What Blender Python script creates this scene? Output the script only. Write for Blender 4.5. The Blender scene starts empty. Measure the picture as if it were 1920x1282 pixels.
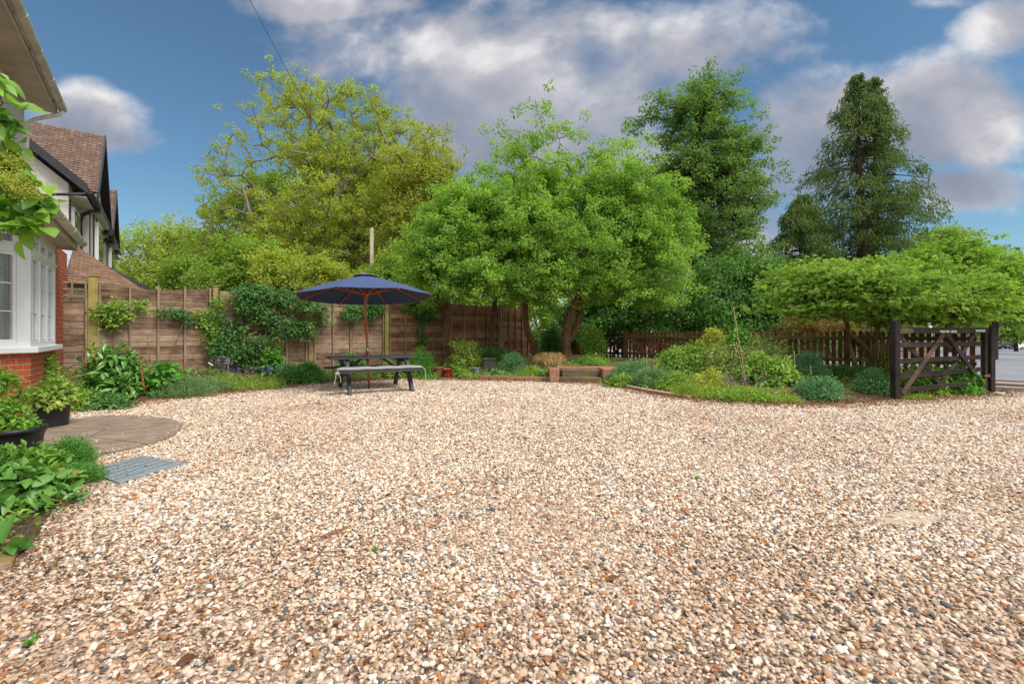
import bpy, bmesh, math, random
import numpy as np
from mathutils import Vector, Matrix
random.seed(7); RS = np.random.RandomState(11)
R = math.radians
SC = bpy.context.scene
COL = SC.collection
# ------------------------------------------------------------------ camera, world, sun, exposure
F = 853.0; H = 1.07; HY = 626.0            # focal length in photo pixels, eye height, horizon row
cam_d = bpy.data.cameras.new('camera'); cam = bpy.data.objects.new('camera', cam_d); COL.objects.link(cam)
cam.location = (0, 0, H); cam.rotation_euler = (R(90), 0, 0)
cam_d.sensor_width = 36; cam_d.lens = F/1920*36; cam_d.shift_y = -15/1920
cam_d.clip_start = .05; cam_d.clip_end = 3000
SC.camera = cam
SC.view_settings.view_transform = 'Standard'; SC.view_settings.look = 'None'
SC.view_settings.exposure = 0.92; SC.view_settings.gamma = 1; SC.view_settings.use_curve_mapping = False
SUN_EL, SUN_ROT = R(54), R(124)
sun_d = bpy.data.lights.new('sun', 'SUN'); sun = bpy.data.objects.new('sun', sun_d); COL.objects.link(sun)
sun_d.energy = 2.0; sun_d.angle = R(24); sun_d.color = (1, .95, .87)
sd = Vector((math.sin(SUN_ROT)*math.cos(SUN_EL), math.cos(SUN_ROT)*math.cos(SUN_EL), math.sin(SUN_EL)))
sun.rotation_euler = (-sd).to_track_quat('-Z', 'Y').to_euler(); sun.location = sd*50

class NT:
    """small helper to write node trees"""
    def __init__(s, tree): s.t = tree; s.n = tree.nodes; s.l = tree.links
    def new(s, typ, **kw):
        n = s.n.new(typ)
        for k, v in kw.items(): setattr(n, k, v)
        return n
    def put(s, sock, v):
        if hasattr(v, 'is_output') or isinstance(v, bpy.types.NodeSocket): s.l.new(v, sock)
        else: sock.default_value = v
    def math(s, op, a, b=0.0, c=0.0, clamp=False):
        n = s.new('ShaderNodeMath', operation=op); n.use_clamp = clamp
        s.put(n.inputs[0], a); s.put(n.inputs[1], b); s.put(n.inputs[2], c); return n.outputs[0]
    def vmath(s, op, a, b=(0, 0, 0), out=0):
        n = s.new('ShaderNodeVectorMath', operation=op); s.put(n.inputs[0], a); s.put(n.inputs[1], b)
        return n.outputs[1] if out else n.outputs[0]
    def mix(s, f, a, b, blend='MIX'):
        n = s.new('ShaderNodeMix', data_type='RGBA', blend_type=blend)
        s.put(n.inputs[0], f); s.put(n.inputs[6], a); s.put(n.inputs[7], b); return n.outputs[2]
    def ramp(s, f, stops, interp='LINEAR'):
        n = s.new('ShaderNodeValToRGB'); n.color_ramp.interpolation = interp
        e = n.color_ramp.elements
        while len(e) < len(stops): e.new(.5)
        for k, (p, c) in enumerate(stops): e[k].position = p; e[k].color = (*c, 1) if len(c) == 3 else c
        s.put(n.inputs[0], f); return n.outputs[0]
    def noise(s, vec, scale, detail=3, rough=.55, out=0, dist=0.0):
        n = s.new('ShaderNodeTexNoise'); n.inputs['Scale'].default_value = scale; n.inputs['Detail'].default_value = detail
        n.inputs['Roughness'].default_value = rough; n.inputs['Distortion'].default_value = dist
        if vec is not None: s.put(n.inputs['Vector'], vec)
        return n.outputs[out]
    def maprange(s, v, a, b, c=0.0, d=1.0, smooth=False):
        n = s.new('ShaderNodeMapRange'); n.clamp = True
        if smooth: n.interpolation_type = 'SMOOTHSTEP'
        for i, x in enumerate((v, a, b, c, d)): s.put(n.inputs[i], x)
        return n.outputs[0]
    def scalevec(s, v, sc):
        n = s.new('ShaderNodeMapping'); s.put(n.inputs[0], v); n.inputs['Scale'].default_value = sc; return n.outputs[0]

def make_world():
    w = bpy.data.worlds.new("World"); SC.world = w; w.use_nodes = True
    t = NT(w.node_tree); t.n.clear()
    sky = t.new('ShaderNodeTexSky', sky_type='NISHITA'); sky.sun_disc = False
    sky.sun_elevation = SUN_EL; sky.sun_rotation = SUN_ROT; sky.dust_density = .6; sky.ozone_density = 2.2; sky.air_density = 1.0
    skyc = t.mix(1.0, sky.outputs[0], (.64, .82, .83, 1), 'MULTIPLY')
    tc = t.new('ShaderNodeTexCoord'); d = tc.outputs['Generated']
    sx = t.new('ShaderNodeSeparateXYZ'); t.put(sx.inputs[0], d)
    yy = t.math('MAXIMUM', t.math('ABSOLUTE', sx.outputs[1]), .12)
    gx = t.math('DIVIDE', sx.outputs[0], yy); gz = t.math('DIVIDE', sx.outputs[2], yy)
    cv = t.new('ShaderNodeCombineXYZ'); t.put(cv.inputs[0], gx); t.put(cv.inputs[1], gz); g = cv.outputs[0]
    # billow noise shared by mask and shade
    gs = t.scalevec(g, (1, 1.35, 1))
    n1 = t.noise(gs, 2.4, 9, .54, dist=.2); n2 = t.noise(gs, 9.0, 6, .62)
    nn = t.math('ADD', t.math('MULTIPLY', t.math('SUBTRACT', n1, .5), 2.9), t.math('MULTIPLY', t.math('SUBTRACT', n2, .5), .55))
    blobs = [(1010, 90, 440, 100, 1), (1180, 130, 260, 110, 1), (1060, 250, 320, 150, 1), (900, 190, 230, 150, .9),
             (160, 228, 92, 56, .85), (225, 262, 60, 22, .6), (1790, 215, 215, 110, 1), (1500, 290, 180, 150, 1), (1620, 190, 110, 60, .8),
             (1830, 355, 150, 48, .95), (590, 12, 150, 36, .72), (1880, 45, 90, 70, .85), (1760, 4, 110, 18, .6), (740, 10, 130, 26, .6),
             (1150, 420, 420, 190, 1), (1440, 450, 130, 110, .9), (560, 560, 520, 110, 1), (300, 560, 190, 120, 1),
             (1000, 600, 1300, 55, .8), (700, 430, 130, 130, .7), (600, 130, 90, 40, .5), (-400, 250, 300, 200, 1), (2300, 250, 300, 180, 1),
             (600, -700, 700, 300, .9), (1700, -500, 500, 250, .9)]
    m = None
    for (px, py, rx, ry, a) in blobs:
        q = t.vmath('SUBTRACT', g, ((px-960)/F, (HY-py)/F, 0))
        q = t.vmath('MULTIPLY', q, (F/rx, F/ry, 1))
        ln = t.vmath('LENGTH', q, out=1)
        v = t.math('MULTIPLY', t.math('SUBTRACT', 1.25, ln), a)
        m = v if m is None else t.math('MAXIMUM', m, v)
    raw = t.math('ADD', t.math('MINIMUM', m, .7), nn)
    mask = t.maprange(raw, .0, .78, 0, 1, True)
    # shading: bright sunlit tops, grey lavender undersides
    up = t.noise(t.vmath('ADD', gs, (.03, .11, 0)), 2.4, 9, .54, dist=.2)
    edge = t.math('SUBTRACT', n1, up)
    shade = t.math('ADD', t.math('MULTIPLY', edge, 2.6), t.maprange(raw, .3, 1.5, .62, .10))
    shade = t.math('ADD', shade, t.math('MULTIPLY', t.maprange(gx, .85, 1.0), t.maprange(gz, .5, .3, 0, .38)))
    # tops of the main bank and the right hand bank are lit, their lower parts grey
    hi = t.maprange(gz, .30, .62, -.22, .24)
    lo = t.maprange(gz, .02, .24, .75, 0)
    shade = t.math('ADD', t.math('ADD', shade, hi), lo)
    shade = t.math('ADD', shade, t.math('MULTIPLY', t.math('SUBTRACT', n2, .5), .18))
    cc = t.ramp(shade, [(0.0, (1.75, 2.0, 2.6)), (.40, (2.4, 2.6, 3.2)), (.72, (3.6, 3.6, 4.0)), (1.0, (6.0, 5.9, 6.0))])
    out = t.mix(mask, skyc, cc)
    # unseen bright cloud overhead and behind the viewer, added as fill light
    far = t.math('MAXIMUM', t.maprange(gz, .95, 1.5, 0, 1, True), t.maprange(sx.outputs[1], .02, -.12, 0, 1, True))
    far = t.math('MULTIPLY', far, t.maprange(sx.outputs[2], -.02, .12, 0, 1, True))
    over = t.ramp(t.noise(d, 3.0, 5), [(.38, (6.0, 6.6, 8.0)), (.6, (9.0, 8.9, 8.9))])
    out = t.mix(far, out, over)
    bg = t.new('ShaderNodeBackground'); t.put(bg.inputs[0], out); bg.inputs[1].default_value = .075
    o = t.new('ShaderNodeOutputWorld'); t.l.new(bg.outputs[0], o.inputs[0])
make_world()

# ------------------------------------------------------------------ materials
MATS = {}
def pbr(name):
    m = bpy.data.materials.new(name); m.use_nodes = True
    t = NT(m.node_tree); b = t.n.get('Principled BSDF'); MATS[name] = m
    return m, t, b
def coords(t, kind='Object'): return t.new('ShaderNodeTexCoord').outputs[kind]
def bump(t, b, h, strength=.4, dist=.02):
    n = t.new('ShaderNodeBump'); n.inputs['Strength'].default_value = strength; n.inputs['Distance'].default_value = dist
    t.put(n.inputs['Height'], h); t.l.new(n.outputs[0], b.inputs['Normal'])
def plain(name, c, rough=.6, metal=0, var=.25, scale=6, bumps=0.0, spec=.5):
    m, t, b = pbr(name); co = coords(t)
    n = t.noise(co, scale, 5, .6)
    f = t.maprange(n, .3, .7)
    lo = tuple(x*(1-var) for x in c); hi = tuple(min(1, x*(1+var)) for x in c)
    t.put(b.inputs['Base Color'], t.mix(f, (*lo, 1), (*hi, 1)))
    b.inputs['Roughness'].default_value = rough; b.inputs['Metallic'].default_value = metal
    b.inputs['Specular IOR Level'].default_value = spec
    if bumps: bump(t, b, t.noise(co, scale*8, 4), bumps, .01)
    return m
def leafmat(name, c1, c2, trans=.35, rough=.55, patch=1.6, c3=None, spec=.35):
    """leaf colour varies leaf by leaf (rnd) and spray by spray"""
    m, t, b = pbr(name)
    at = t.new('ShaderNodeAttribute'); at.attribute_name = 'rnd'
    n = t.noise(coords(t), patch, 3)
    f = t.math('ADD', t.math('MULTIPLY', at.outputs['Fac'], .65), t.math('MULTIPLY', t.math('SUBTRACT', n, .5), 1.3))
    f = t.math('ADD', f, .18, clamp=True)
    col = t.mix(f, (*c1, 1), (*c2, 1))
    if c3:
        g = t.maprange(t.math('FRACT', t.math('MULTIPLY', at.outputs['Fac'], 37.7)), .88, .95)
        col = t.mix(g, col, (*c3, 1))
    t.put(b.inputs['Base Color'], col); b.inputs['Roughness'].default_value = rough
    b.inputs['Specular IOR Level'].default_value = spec
    tr = t.new('ShaderNodeBsdfTranslucent'); t.put(tr.inputs[0], t.mix(1.0, col, (1.25, 1.25, .6, 1), 'MULTIPLY'))
    mx = t.new('ShaderNodeMixShader'); mx.inputs[0].default_value = trans
    t.l.new(b.outputs[0], mx.inputs[1]); t.l.new(tr.outputs[0], mx.inputs[2])
    t.l.new(mx.outputs[0], t.n['Material Output'].inputs[0])
    return m
def woodmat(name, cols, axis=0, scale=1.0, rough=.8, grain=14, bumps=.4, lichen=None):
    m, t, b = pbr(name); co = coords(t)
    s = [grain*scale]*3; s[axis] = 1.1*scale
    v = t.scalevec(co, tuple(s))
    n = t.noise(v, 1.0, 7, .65, dist=.6); big = t.noise(t.scalevec(co, (1.5, 1.5, 3.5)), 1.0, 3)
    f = t.math('ADD', n, t.math('MULTIPLY', t.math('SUBTRACT', big, .5), .9))
    k = len(cols)
    col = t.ramp(f, [(.22+.56*i/(k-1), c) for i, c in enumerate(cols)])
    if lichen:
        col = t.mix(t.maprange(t.noise(co, 7, 5), .5, .64), col, (*lichen, 1))
    t.put(b.inputs['Base Color'], col); b.inputs['Roughness'].default_value = rough
    b.inputs['Specular IOR Level'].default_value = .25
    bump(t, b, n, bumps, .008)
    return m
def brickmat(name, c1, c2, mortar, bw=.225, bh=.075, vec='xz', mix3=None):
    m, t, b = pbr(name); co = coords(t)
    sx = t.new('ShaderNodeSeparateXYZ'); t.put(sx.inputs[0], co)
    cv = t.new('ShaderNodeCombineXYZ')
    t.put(cv.inputs[0], t.math('SUBTRACT', sx.outputs[0], sx.outputs[1])); t.put(cv.inputs[1], sx.outputs[2])
    bt = t.new('ShaderNodeTexBrick'); t.put(bt.inputs['Vector'], cv.outputs[0])
    bt.inputs['Scale'].default_value = 1; bt.inputs['Brick Width'].default_value = bw; bt.inputs['Row Height'].default_value = bh
    bt.inputs['Mortar Size'].default_value = .006; bt.inputs['Mortar Smooth'].default_value = .2
    bt.inputs['Color1'].default_value = (*c1, 1); bt.inputs['Color2'].default_value = (*c2, 1); bt.inputs['Mortar'].default_value = (*mortar, 1)
    nz = t.noise(co, 22, 5)
    col = t.mix(t.maprange(nz, .3, .75), bt.outputs['Color'], t.mix(1.0, bt.outputs['Color'], (.62, .55, .5, 1), 'MULTIPLY'))
    if mix3: col = t.mix(t.maprange(t.noise(co, 5, 5), .5, .66), col, (*mix3, 1))
    t.put(b.inputs['Base Color'], col); b.inputs['Roughness'].default_value = .85
    bump(t, b, t.math('ADD', t.math('MULTIPLY', bt.outputs['Fac'], -1.0), t.math('MULTIPLY', nz, .4)), .6, .008)
    return m
# palette
def boardmat(name, cols):
    m, t, b = pbr(name); co = coords(t)
    at = t.new('ShaderNodeAttribute'); at.attribute_name = 'rnd'
    n = t.noise(t.scalevec(co, (2.2, 60, 62)), 1.0, 8, .75, dist=1.6)
    kn = t.noise(t.scalevec(co, (2.6, 3, 4.2)), 1.0, 7, .75)
    f = t.math('ADD', t.math('MULTIPLY', t.math('SUBTRACT', n, .5), 1.35), t.math('MULTIPLY', t.math('SUBTRACT', kn, .5), 1.0))
    f = t.math('ADD', f, t.math('ADD', .42, t.math('MULTIPLY', t.math('SUBTRACT', at.outputs['Fac'], .5), .34)))
    k = len(cols); t.put(b.inputs['Base Color'], t.ramp(f, [(.08+.8*i/(k-1), c) for i, c in enumerate(cols)]))
    b.inputs['Roughness'].default_value = .85; b.inputs['Specular IOR Level'].default_value = .2; bump(t, b, n, .6, .006)
boardmat('panel_wood', [(.05, .030, .019), (.17, .108, .070), (.32, .215, .145), (.46, .345, .255), (.60, .50, .40)])
boardmat('panel_wood_red', [(.05, .022, .012), (.17, .082, .042), (.31, .165, .09), (.44, .28, .18), (.54, .40, .28)])
plain('white_upvc', (.78, .79, .80), .35, var=.04)
plain('white_paint', (.74, .72, .66), .55, var=.10, scale=3)
plain('soffit_paint', (.50, .43, .34), .7, var=.25, scale=2)
plain('gutter_plastic', (.52, .49, .42), .5, var=.22, scale=4)
plain('black_paint', (.018, .018, .022), .45, var=.4)
plain('black_plastic', (.012, .013, .016), .45, var=.3, bumps=.05)
plain('charcoal_stain', (.040, .043, .053), .62, var=.45, scale=9, bumps=.25)
plain('cushion_fabric', (.29, .275, .265), .95, var=.10, scale=40, bumps=.2)
plain('canvas_navy', (.036, .066, .165), .75, var=.10, scale=30, bumps=.15, spec=.6)
plain('metal', (.45, .46, .48), .35, .8)
plain('rope', (.55, .50, .42), .9)
plain('lead', (.36, .40, .43), .5, var=.3, scale=3)
plain('asphalt', (.20, .21, .23), .9, var=.14, scale=1.2, bumps=.3)
plain('pink_paving', (.36, .25, .21), .9, var=.15, scale=2, bumps=.2)
plain('kerb_stone', (.50, .49, .46), .85, var=.15)
plain('terracotta', (.30, .10, .05), .8, var=.3)
plain('red_glaze', (.30, .012, .015), .25, var=.25)
plain('grey_glaze', (.22, .25, .27), .5, var=.2)
plain('grey_planter', (.055, .05, .042), .8, var=.35)
plain('drain_plastic', (.24, .28, .30), .6, var=.13, scale=8, bumps=.1)
plain('bamboo', (.46, .30, .17), .6, var=.3)
plain('rusty_cane', (.30, .09, .04), .8, var=.4, scale=12)
plain('tyre_rubber', (.01, .01, .01), .8)
plain('car_black', (.012, .013, .016), .2); plain('car_white', (.75, .76, .78), .3, var=.03); plain('car_red', (.42, .03, .02), .3)
plain('lamp_red', (.4, .01, .01), .3)
plain('curtain', (.36, .38, .34), .9, var=.2, scale=5)
plain('flower_pink', (.65, .32, .34), .6); plain('flower_white', (.8, .78, .76), .6); plain('flower_blue', (.16, .16, .50), .6)
plain('flower_lilac', (.40, .28, .50), .6)
plain('umbrella_wood', (.50, .125, .040), .4, var=.25, scale=20)
plain('moss', (.20, .17, .03), .95, var=.4, scale=30, bumps=.5)
m, t, b = pbr('glass')
b.inputs['Base Color'].default_value = (.9, .95, .93, 1); b.inputs['Roughness'].default_value = .02
b.inputs['Transmission Weight'].default_value = .85; b.inputs['IOR'].default_value = 1.45
m, t, b = pbr('car_glass'); b.inputs['Base Color'].default_value = (.02, .025, .03, 1); b.inputs['Roughness'].default_value = .05
woodmat('batten_wood', [(.14, .09, .055), (.30, .20, .13), (.40, .31, .22)], axis=2, grain=20)
woodmat('post_lichen', [(.16, .12, .04), (.36, .29, .09), (.46, .38, .14)], axis=2, grain=10, lichen=(.34, .31, .06))
woodmat('post_tan', [(.13, .09, .04), (.29, .20, .10), (.38, .28, .15)], axis=2, grain=10)
woodmat('picket_wood', [(.05, .022, .012), (.15, .062, .032), (.25, .12, .07)], axis=2, grain=14)
woodmat('picket_rail', [(.045, .028, .014), (.13, .085, .04), (.20, .14, .07)], axis=0, grain=14, lichen=(.13, .11, .03))
woodmat('gate_wood', [(.010, .007, .006), (.032, .021, .018), (.075, .050, .042)], axis=0, grain=10)
woodmat('gate_post_wood', [(.007, .005, .005), (.022, .016, .014), (.05, .036, .032)], axis=2, grain=10)
woodmat('gate_brace_wood', [(.03, .02, .013), (.085, .058, .038), (.17, .12, .085)], axis=0, grain=8)
woodmat('sleeper_wood', [(.055, .035, .022), (.16, .11, .07), (.28, .20, .14)], axis=0, grain=9, lichen=(.16, .14, .03))
woodmat('bark', [(.06, .04, .026), (.16, .11, .07), (.25, .18, .12)], axis=2, grain=5, bumps=.9)
woodmat('bark_red', [(.045, .022, .012), (.15, .075, .04), (.26, .15, .08)], axis=2, grain=6, bumps=1.0, lichen=(.17, .10, .035))
woodmat('bark_dark', [(.014, .010, .008), (.05, .035, .025), (.09, .065, .045)], axis=2, grain=5, bumps=.9)
woodmat('bark_grey', [(.12, .095, .065), (.24, .19, .13), (.34, .28, .2)], axis=2, grain=5, bumps=.6)
woodmat('bark_lime', [(.05, .04, .012), (.16, .12, .03), (.25, .19, .05)], axis=2, grain=5, bumps=.5)
woodmat('pole_wood', [(.22, .18, .13), (.33, .28, .21), (.42, .37, .29)], axis=2, grain=6)
brickmat('brick_orange', (.52, .095, .035), (.42, .07, .03), (.42, .33, .22))
brickmat('brick_old', (.40, .15, .09), (.48, .22, .14), (.42, .36, .30), bw=.21, bh=.07, mix3=(.24, .15, .05))
m, t, b = pbr('pebbledash')
co = coords(t); n = t.noise(co, 38, 4, .7)
t.put(b.inputs['Base Color'], t.mix(t.maprange(t.noise(co, 1.4, 5), .35, .75), (.78, .75, .68, 1), (.60, .56, .48, 1)))
b.inputs['Roughness'].default_value = .9; bump(t, b, n, .9, .03)

def tilemat(name, cols):
    m, t, b = pbr(name); uv = coords(t, 'UV')
    wn = t.new('ShaderNodeTexBrick'); t.put(wn.inputs['Vector'], uv)
    wn.inputs['Scale'].default_value = 1; wn.inputs['Brick Width'].default_value = 1; wn.inputs['Row Height'].default_value = 1
    wn.inputs['Mortar Size'].default_value = .035; wn.inputs['Color1'].default_value = (0, 0, 0, 1); wn.inputs['Color2'].default_value = (1, 1, 1, 1)
    wn.inputs['Mortar'].default_value = (0, 0, 0, 1)
    co = coords(t)
    f = t.math('ADD', t.math('MULTIPLY', wn.outputs['Color'], .20), t.math('MULTIPLY', t.noise(co, 2.6, 7, .72), .85))
    col = t.ramp(f, [(.12+.66*i/(len(cols)-1), c) for i, c in enumerate(cols)])
    col = t.mix(wn.outputs['Fac'], col, (.03, .015, .01, 1))
    t.put(b.inputs['Base Color'], col); b.inputs['Roughness'].default_value = .85
    bump(t, b, t.noise(co, 30, 4), .4, .01)
tilemat('roof_tiles', [(.045, .026, .02), (.105, .060, .044), (.165, .098, .070), (.25, .19, .14)])
tilemat('roof_tiles_light', [(.095, .048, .03), (.18, .092, .056), (.25, .14, .085), (.34, .23, .15)])

# ground, gravel, paving
def pebble_palette(t, f):
    cols = [(.00, (.60, .46, .33)), (.12, (.73, .61, .48)), (.25, (.47, .32, .20)), (.33, (.81, .74, .64)), (.47, (.64, .50, .36)),
            (.57, (.37, .205, .105)), (.63, (.38, .33, .28)), (.68, (.55, .50, .45)), (.73, (.69, .54, .40)), (.84, (.11, .11, .115)), (.885, (.23, .20, .18)), (.925, (.48, .20, .07)), (.957, (.86, .82, .74))]
    return t.ramp(f, cols, 'CONSTANT')
m, t, b = pbr('pebble')
oi = t.new('ShaderNodeObjectInfo'); co = coords(t)
geo = t.new('ShaderNodeNewGeometry')
zone = t.noise(geo.outputs['Position'], .55, 4, .6)
ps = t.new('ShaderNodeSeparateXYZ'); t.put(ps.inputs[0], geo.outputs['Position'])
zone = t.math('ADD', zone, t.maprange(ps.outputs[1], 3.6, 1.5, 0, .13))
fr = t.math('FRACT', t.math('ADD', oi.outputs['Random'], 0.0))
col = pebble_palette(t, fr)
nz = t.noise(t.scalevec(co, (1, 1, 1)), 2.2, 4, .6)
col = t.mix(t.maprange(nz, .35, .8, 0, .55), col, t.mix(1.0, col, (.62, .52, .44, 1), 'MULTIPLY'))
brn = t.mix(1.0, col, (.62, .45, .34, 1), 'MULTIPLY')
col = t.mix(t.maprange(zone, .50, .72, 0, .55), col, brn)
t.put(b.inputs['Base Color'], col); b.inputs['Roughness'].default_value = .75; b.inputs['Specular IOR Level'].default_value = .3
m, t, b = pbr('gravel_bed')
co = coords(t)
vo = t.new('ShaderNodeTexVoronoi'); vo.inputs['Scale'].default_value = 46; t.put(vo.inputs['Vector'], t.scalevec(co, (1, 1, 0)))
sp = t.new('ShaderNodeSeparateColor'); t.put(sp.inputs[0], vo.outputs['Color'])
col = pebble_palette(t, sp.outputs[0])
col = t.mix(t.maprange(vo.outputs['Distance'], .25, .75, 0, .85), col, (.20, .13, .08, 1))
col = t.mix(.35, col, (.34, .24, .16, 1))
t.put(b.inputs['Base Color'], col); b.inputs['Roughness'].default_value = .9
bump(t, b, t.math('MULTIPLY', vo.outputs['Distance'], -1.0), .8, .012)
m, t, b = pbr('soil')
co = coords(t)
col = t.ramp(t.noise(co, 3.5, 8, .7), [(.30, (.055, .035, .02)), (.48, (.12, .07, .04)), (.62, (.21, .125, .075)), (.75, (.12, .12, .04))])
gr = t.maprange(t.noise(co, .7, 4), .45, .6)
t.put(b.inputs['Base Color'], t.mix(t.math('MULTIPLY', gr, .5), col, (.06, .085, .025, 1))); b.inputs['Roughness'].default_value = 1
bump(t, b, t.noise(co, 30, 6, .7), 1.0, .03)
m, t, b = pbr('bare_sand')
co = coords(t); col = t.ramp(t.noise(co, 26, 6, .7), [(.3, (.34, .26, .18)), (.7, (.55, .44, .33))])
t.put(b.inputs['Base Color'], col); b.inputs['Roughness'].default_value = 1; bump(t, b, t.noise(co, 70, 4), .6, .01)
m, t, b = pbr('flagstone')
co = coords(t)
n = t.noise(co, 3.2, 8, .7, dist=.4); w = t.noise(t.scalevec(co, (1, 2.2, 1)), 7, 6, .7)
col = t.ramp(t.math('ADD', t.math('MULTIPLY', n, .6), t.math('MULTIPLY', w, .4)), [(.32, (.12, .085, .06)), (.46, (.23, .165, .12)), (.58, (.31, .235, .175)), (.70, (.44, .35, .27))])
t.put(b.inputs['Base Color'], col); b.inputs['Roughness'].default_value = .8; bump(t, b, t.math('ADD', n, w), .5, .015)
plain('litter', (.28, .12, .045), .9, var=.6, scale=3)
# leaf materials
leafmat('leaf_apple', (.11, .25, .04), (.42, .64, .11), .50, patch=1.1)
leafmat('leaf_oak', (.20, .28, .035), (.54, .64, .10), .48, patch=.6, c3=(.45, .36, .05))
leafmat('leaf_gold', (.17, .235, .03), (.46, .52, .08), .45, patch=.7, c3=(.45, .26, .05))
leafmat('leaf_green_bg', (.13, .24, .03), (.38, .54, .08), .48, patch=.6)
leafmat('leaf_pale_bg', (.20, .32, .05), (.50, .62, .12), .5, patch=.6, c3=(.40, .36, .12))
leafmat('leaf_horn', (.07, .16, .035), (.25, .40, .095), .46, patch=.5)
leafmat('needle', (.05, .115, .03), (.20, .30, .07), .35, patch=.5, c3=(.20, .17, .05))
leafmat('leaf_hedge', (.05, .15, .03), (.19, .38, .07), .38, rough=.4, patch=1.4)
leafmat('leaf_copper', (.14, .11, .025), (.32, .22, .05), .35, patch=2)
leafmat('leaf_maple', (.13, .28, .04), (.40, .56, .11), .52, patch=1.2)
leafmat('leaf_rose', (.045, .135, .035), (.15, .33, .075), .28, patch=2.5)
leafmat('leaf_rose_light', (.13, .29, .04), (.38, .58, .10), .35, patch=2.5, c3=(.33, .28, .05))
leafmat('leaf_laurel', (.06, .18, .03), (.22, .44, .09), .25, rough=.3, patch=3, spec=.6)
leafmat('leaf_bright', (0.081, 0.257, 0.041), (0.216, 0.486, 0.081), .35, patch=3)
leafmat('leaf_choisya', (.11, .24, .04), (.46, .56, .10), .35, patch=3.5)
leafmat('leaf_yellow', (.34, .40, .05), (.66, .64, .12), .35, patch=4)
leafmat('leaf_bluegreen', (.075, .22, .085), (.24, .46, .20), .25, patch=4)
leafmat('leaf_grey', (.13, .24, .10), (.32, .48, .20), .25, patch=4)
leafmat('leaf_variegated', (.22, .34, .08), (.58, .66, .24), .35, patch=4)
leafmat('leaf_grass', (.15, .28, .035), (.46, .62, .11), .35, patch=4, c3=(.36, .28, .10))
leafmat('leaf_sedge', (.32, .20, .07), (.66, .48, .22), .30, patch=4, c3=(.18, .24, .06))
leafmat('leaf_strap', (0.041, 0.135, 0.034), (0.135, 0.297, 0.068), .25, patch=4)
leafmat('leaf_near', (0.095, 0.230, 0.030), (0.297, 0.540, 0.068), .40, rough=.42, patch=6, spec=.5)
leafmat('leaf_hellebore', (.05, .17, .03), (.18, .38, .07), .25, rough=.38, patch=5, spec=.5)
leafmat('flower_lime', (0.300, 0.340, 0.050), (0.600, 0.600, 0.120), .35, patch=8)
leafmat('leaf_fine', (0.068, 0.230, 0.041), (0.189, 0.446, 0.081), .3, patch=6)
M = MATS

# ------------------------------------------------------------------ mesh helpers
def P(px, py, Y): return Vector(((px-960)/F*Y, Y, H-(py-HY)/F*Y))
def G(px, py, z=0.0):
    Y = F*(H-z)/(py-HY); return Vector(((px-960)/F*Y, Y, z))
def tag(o, label=None, cat=None, group=None, kind=None):
    for k, v in (('label', label), ('category', cat), ('group', group), ('kind', kind)):
        if v: o[k] = v
    return o
def empty(name, loc, label, cat, rz=0, group=None):
    o = bpy.data.objects.new(name, None); COL.objects.link(o); o.location = loc; o.rotation_euler = (0, 0, rz)
    o.empty_display_size = .1
    return tag(o, label, cat, group)
def link(name, me, mat, parent=None):
    o = bpy.data.objects.new(name, me); COL.objects.link(o)
    if mat is not None: me.materials.append(mat)
    if parent is not None: o.parent = parent
    return o
def mesh_np(name, V, tris=None, quads=None, mat=None, parent=None, rnd=None, smooth=False, uv=None):
    V = np.asarray(V, dtype=np.float32)
    me = bpy.data.meshes.new(name)
    me.vertices.add(len(V)); me.vertices.foreach_set('co', V.ravel())
    idx = []; tot = []
    if tris is not None and len(tris): idx.append(np.asarray(tris).ravel()); tot.append(np.full(len(tris), 3))
    if quads is not None and len(quads): idx.append(np.asarray(quads).ravel()); tot.append(np.full(len(quads), 4))
    idx = np.concatenate(idx).astype(np.int32); tot = np.concatenate(tot).astype(np.int32)
    st = np.concatenate([[0], np.cumsum(tot)[:-1]]).astype(np.int32)
    me.loops.add(len(idx)); me.loops.foreach_set('vertex_index', idx)
    me.polygons.add(len(tot)); me.polygons.foreach_set('loop_start', st); me.polygons.foreach_set('loop_total', tot)
    me.polygons.foreach_set('use_smooth', np.full(len(tot), bool(smooth)))
    if uv is not None:
        l = me.uv_layers.new(name='UVMap'); l.data.foreach_set('uv', np.asarray(uv, dtype=np.float32)[idx].ravel())
    if rnd is not None:
        a = me.attributes.new('rnd', 'FLOAT', 'POINT'); a.data.foreach_set('value', np.asarray(rnd, dtype=np.float32))
    me.update(); me.validate()
    return link(name, me, mat, parent)
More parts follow.
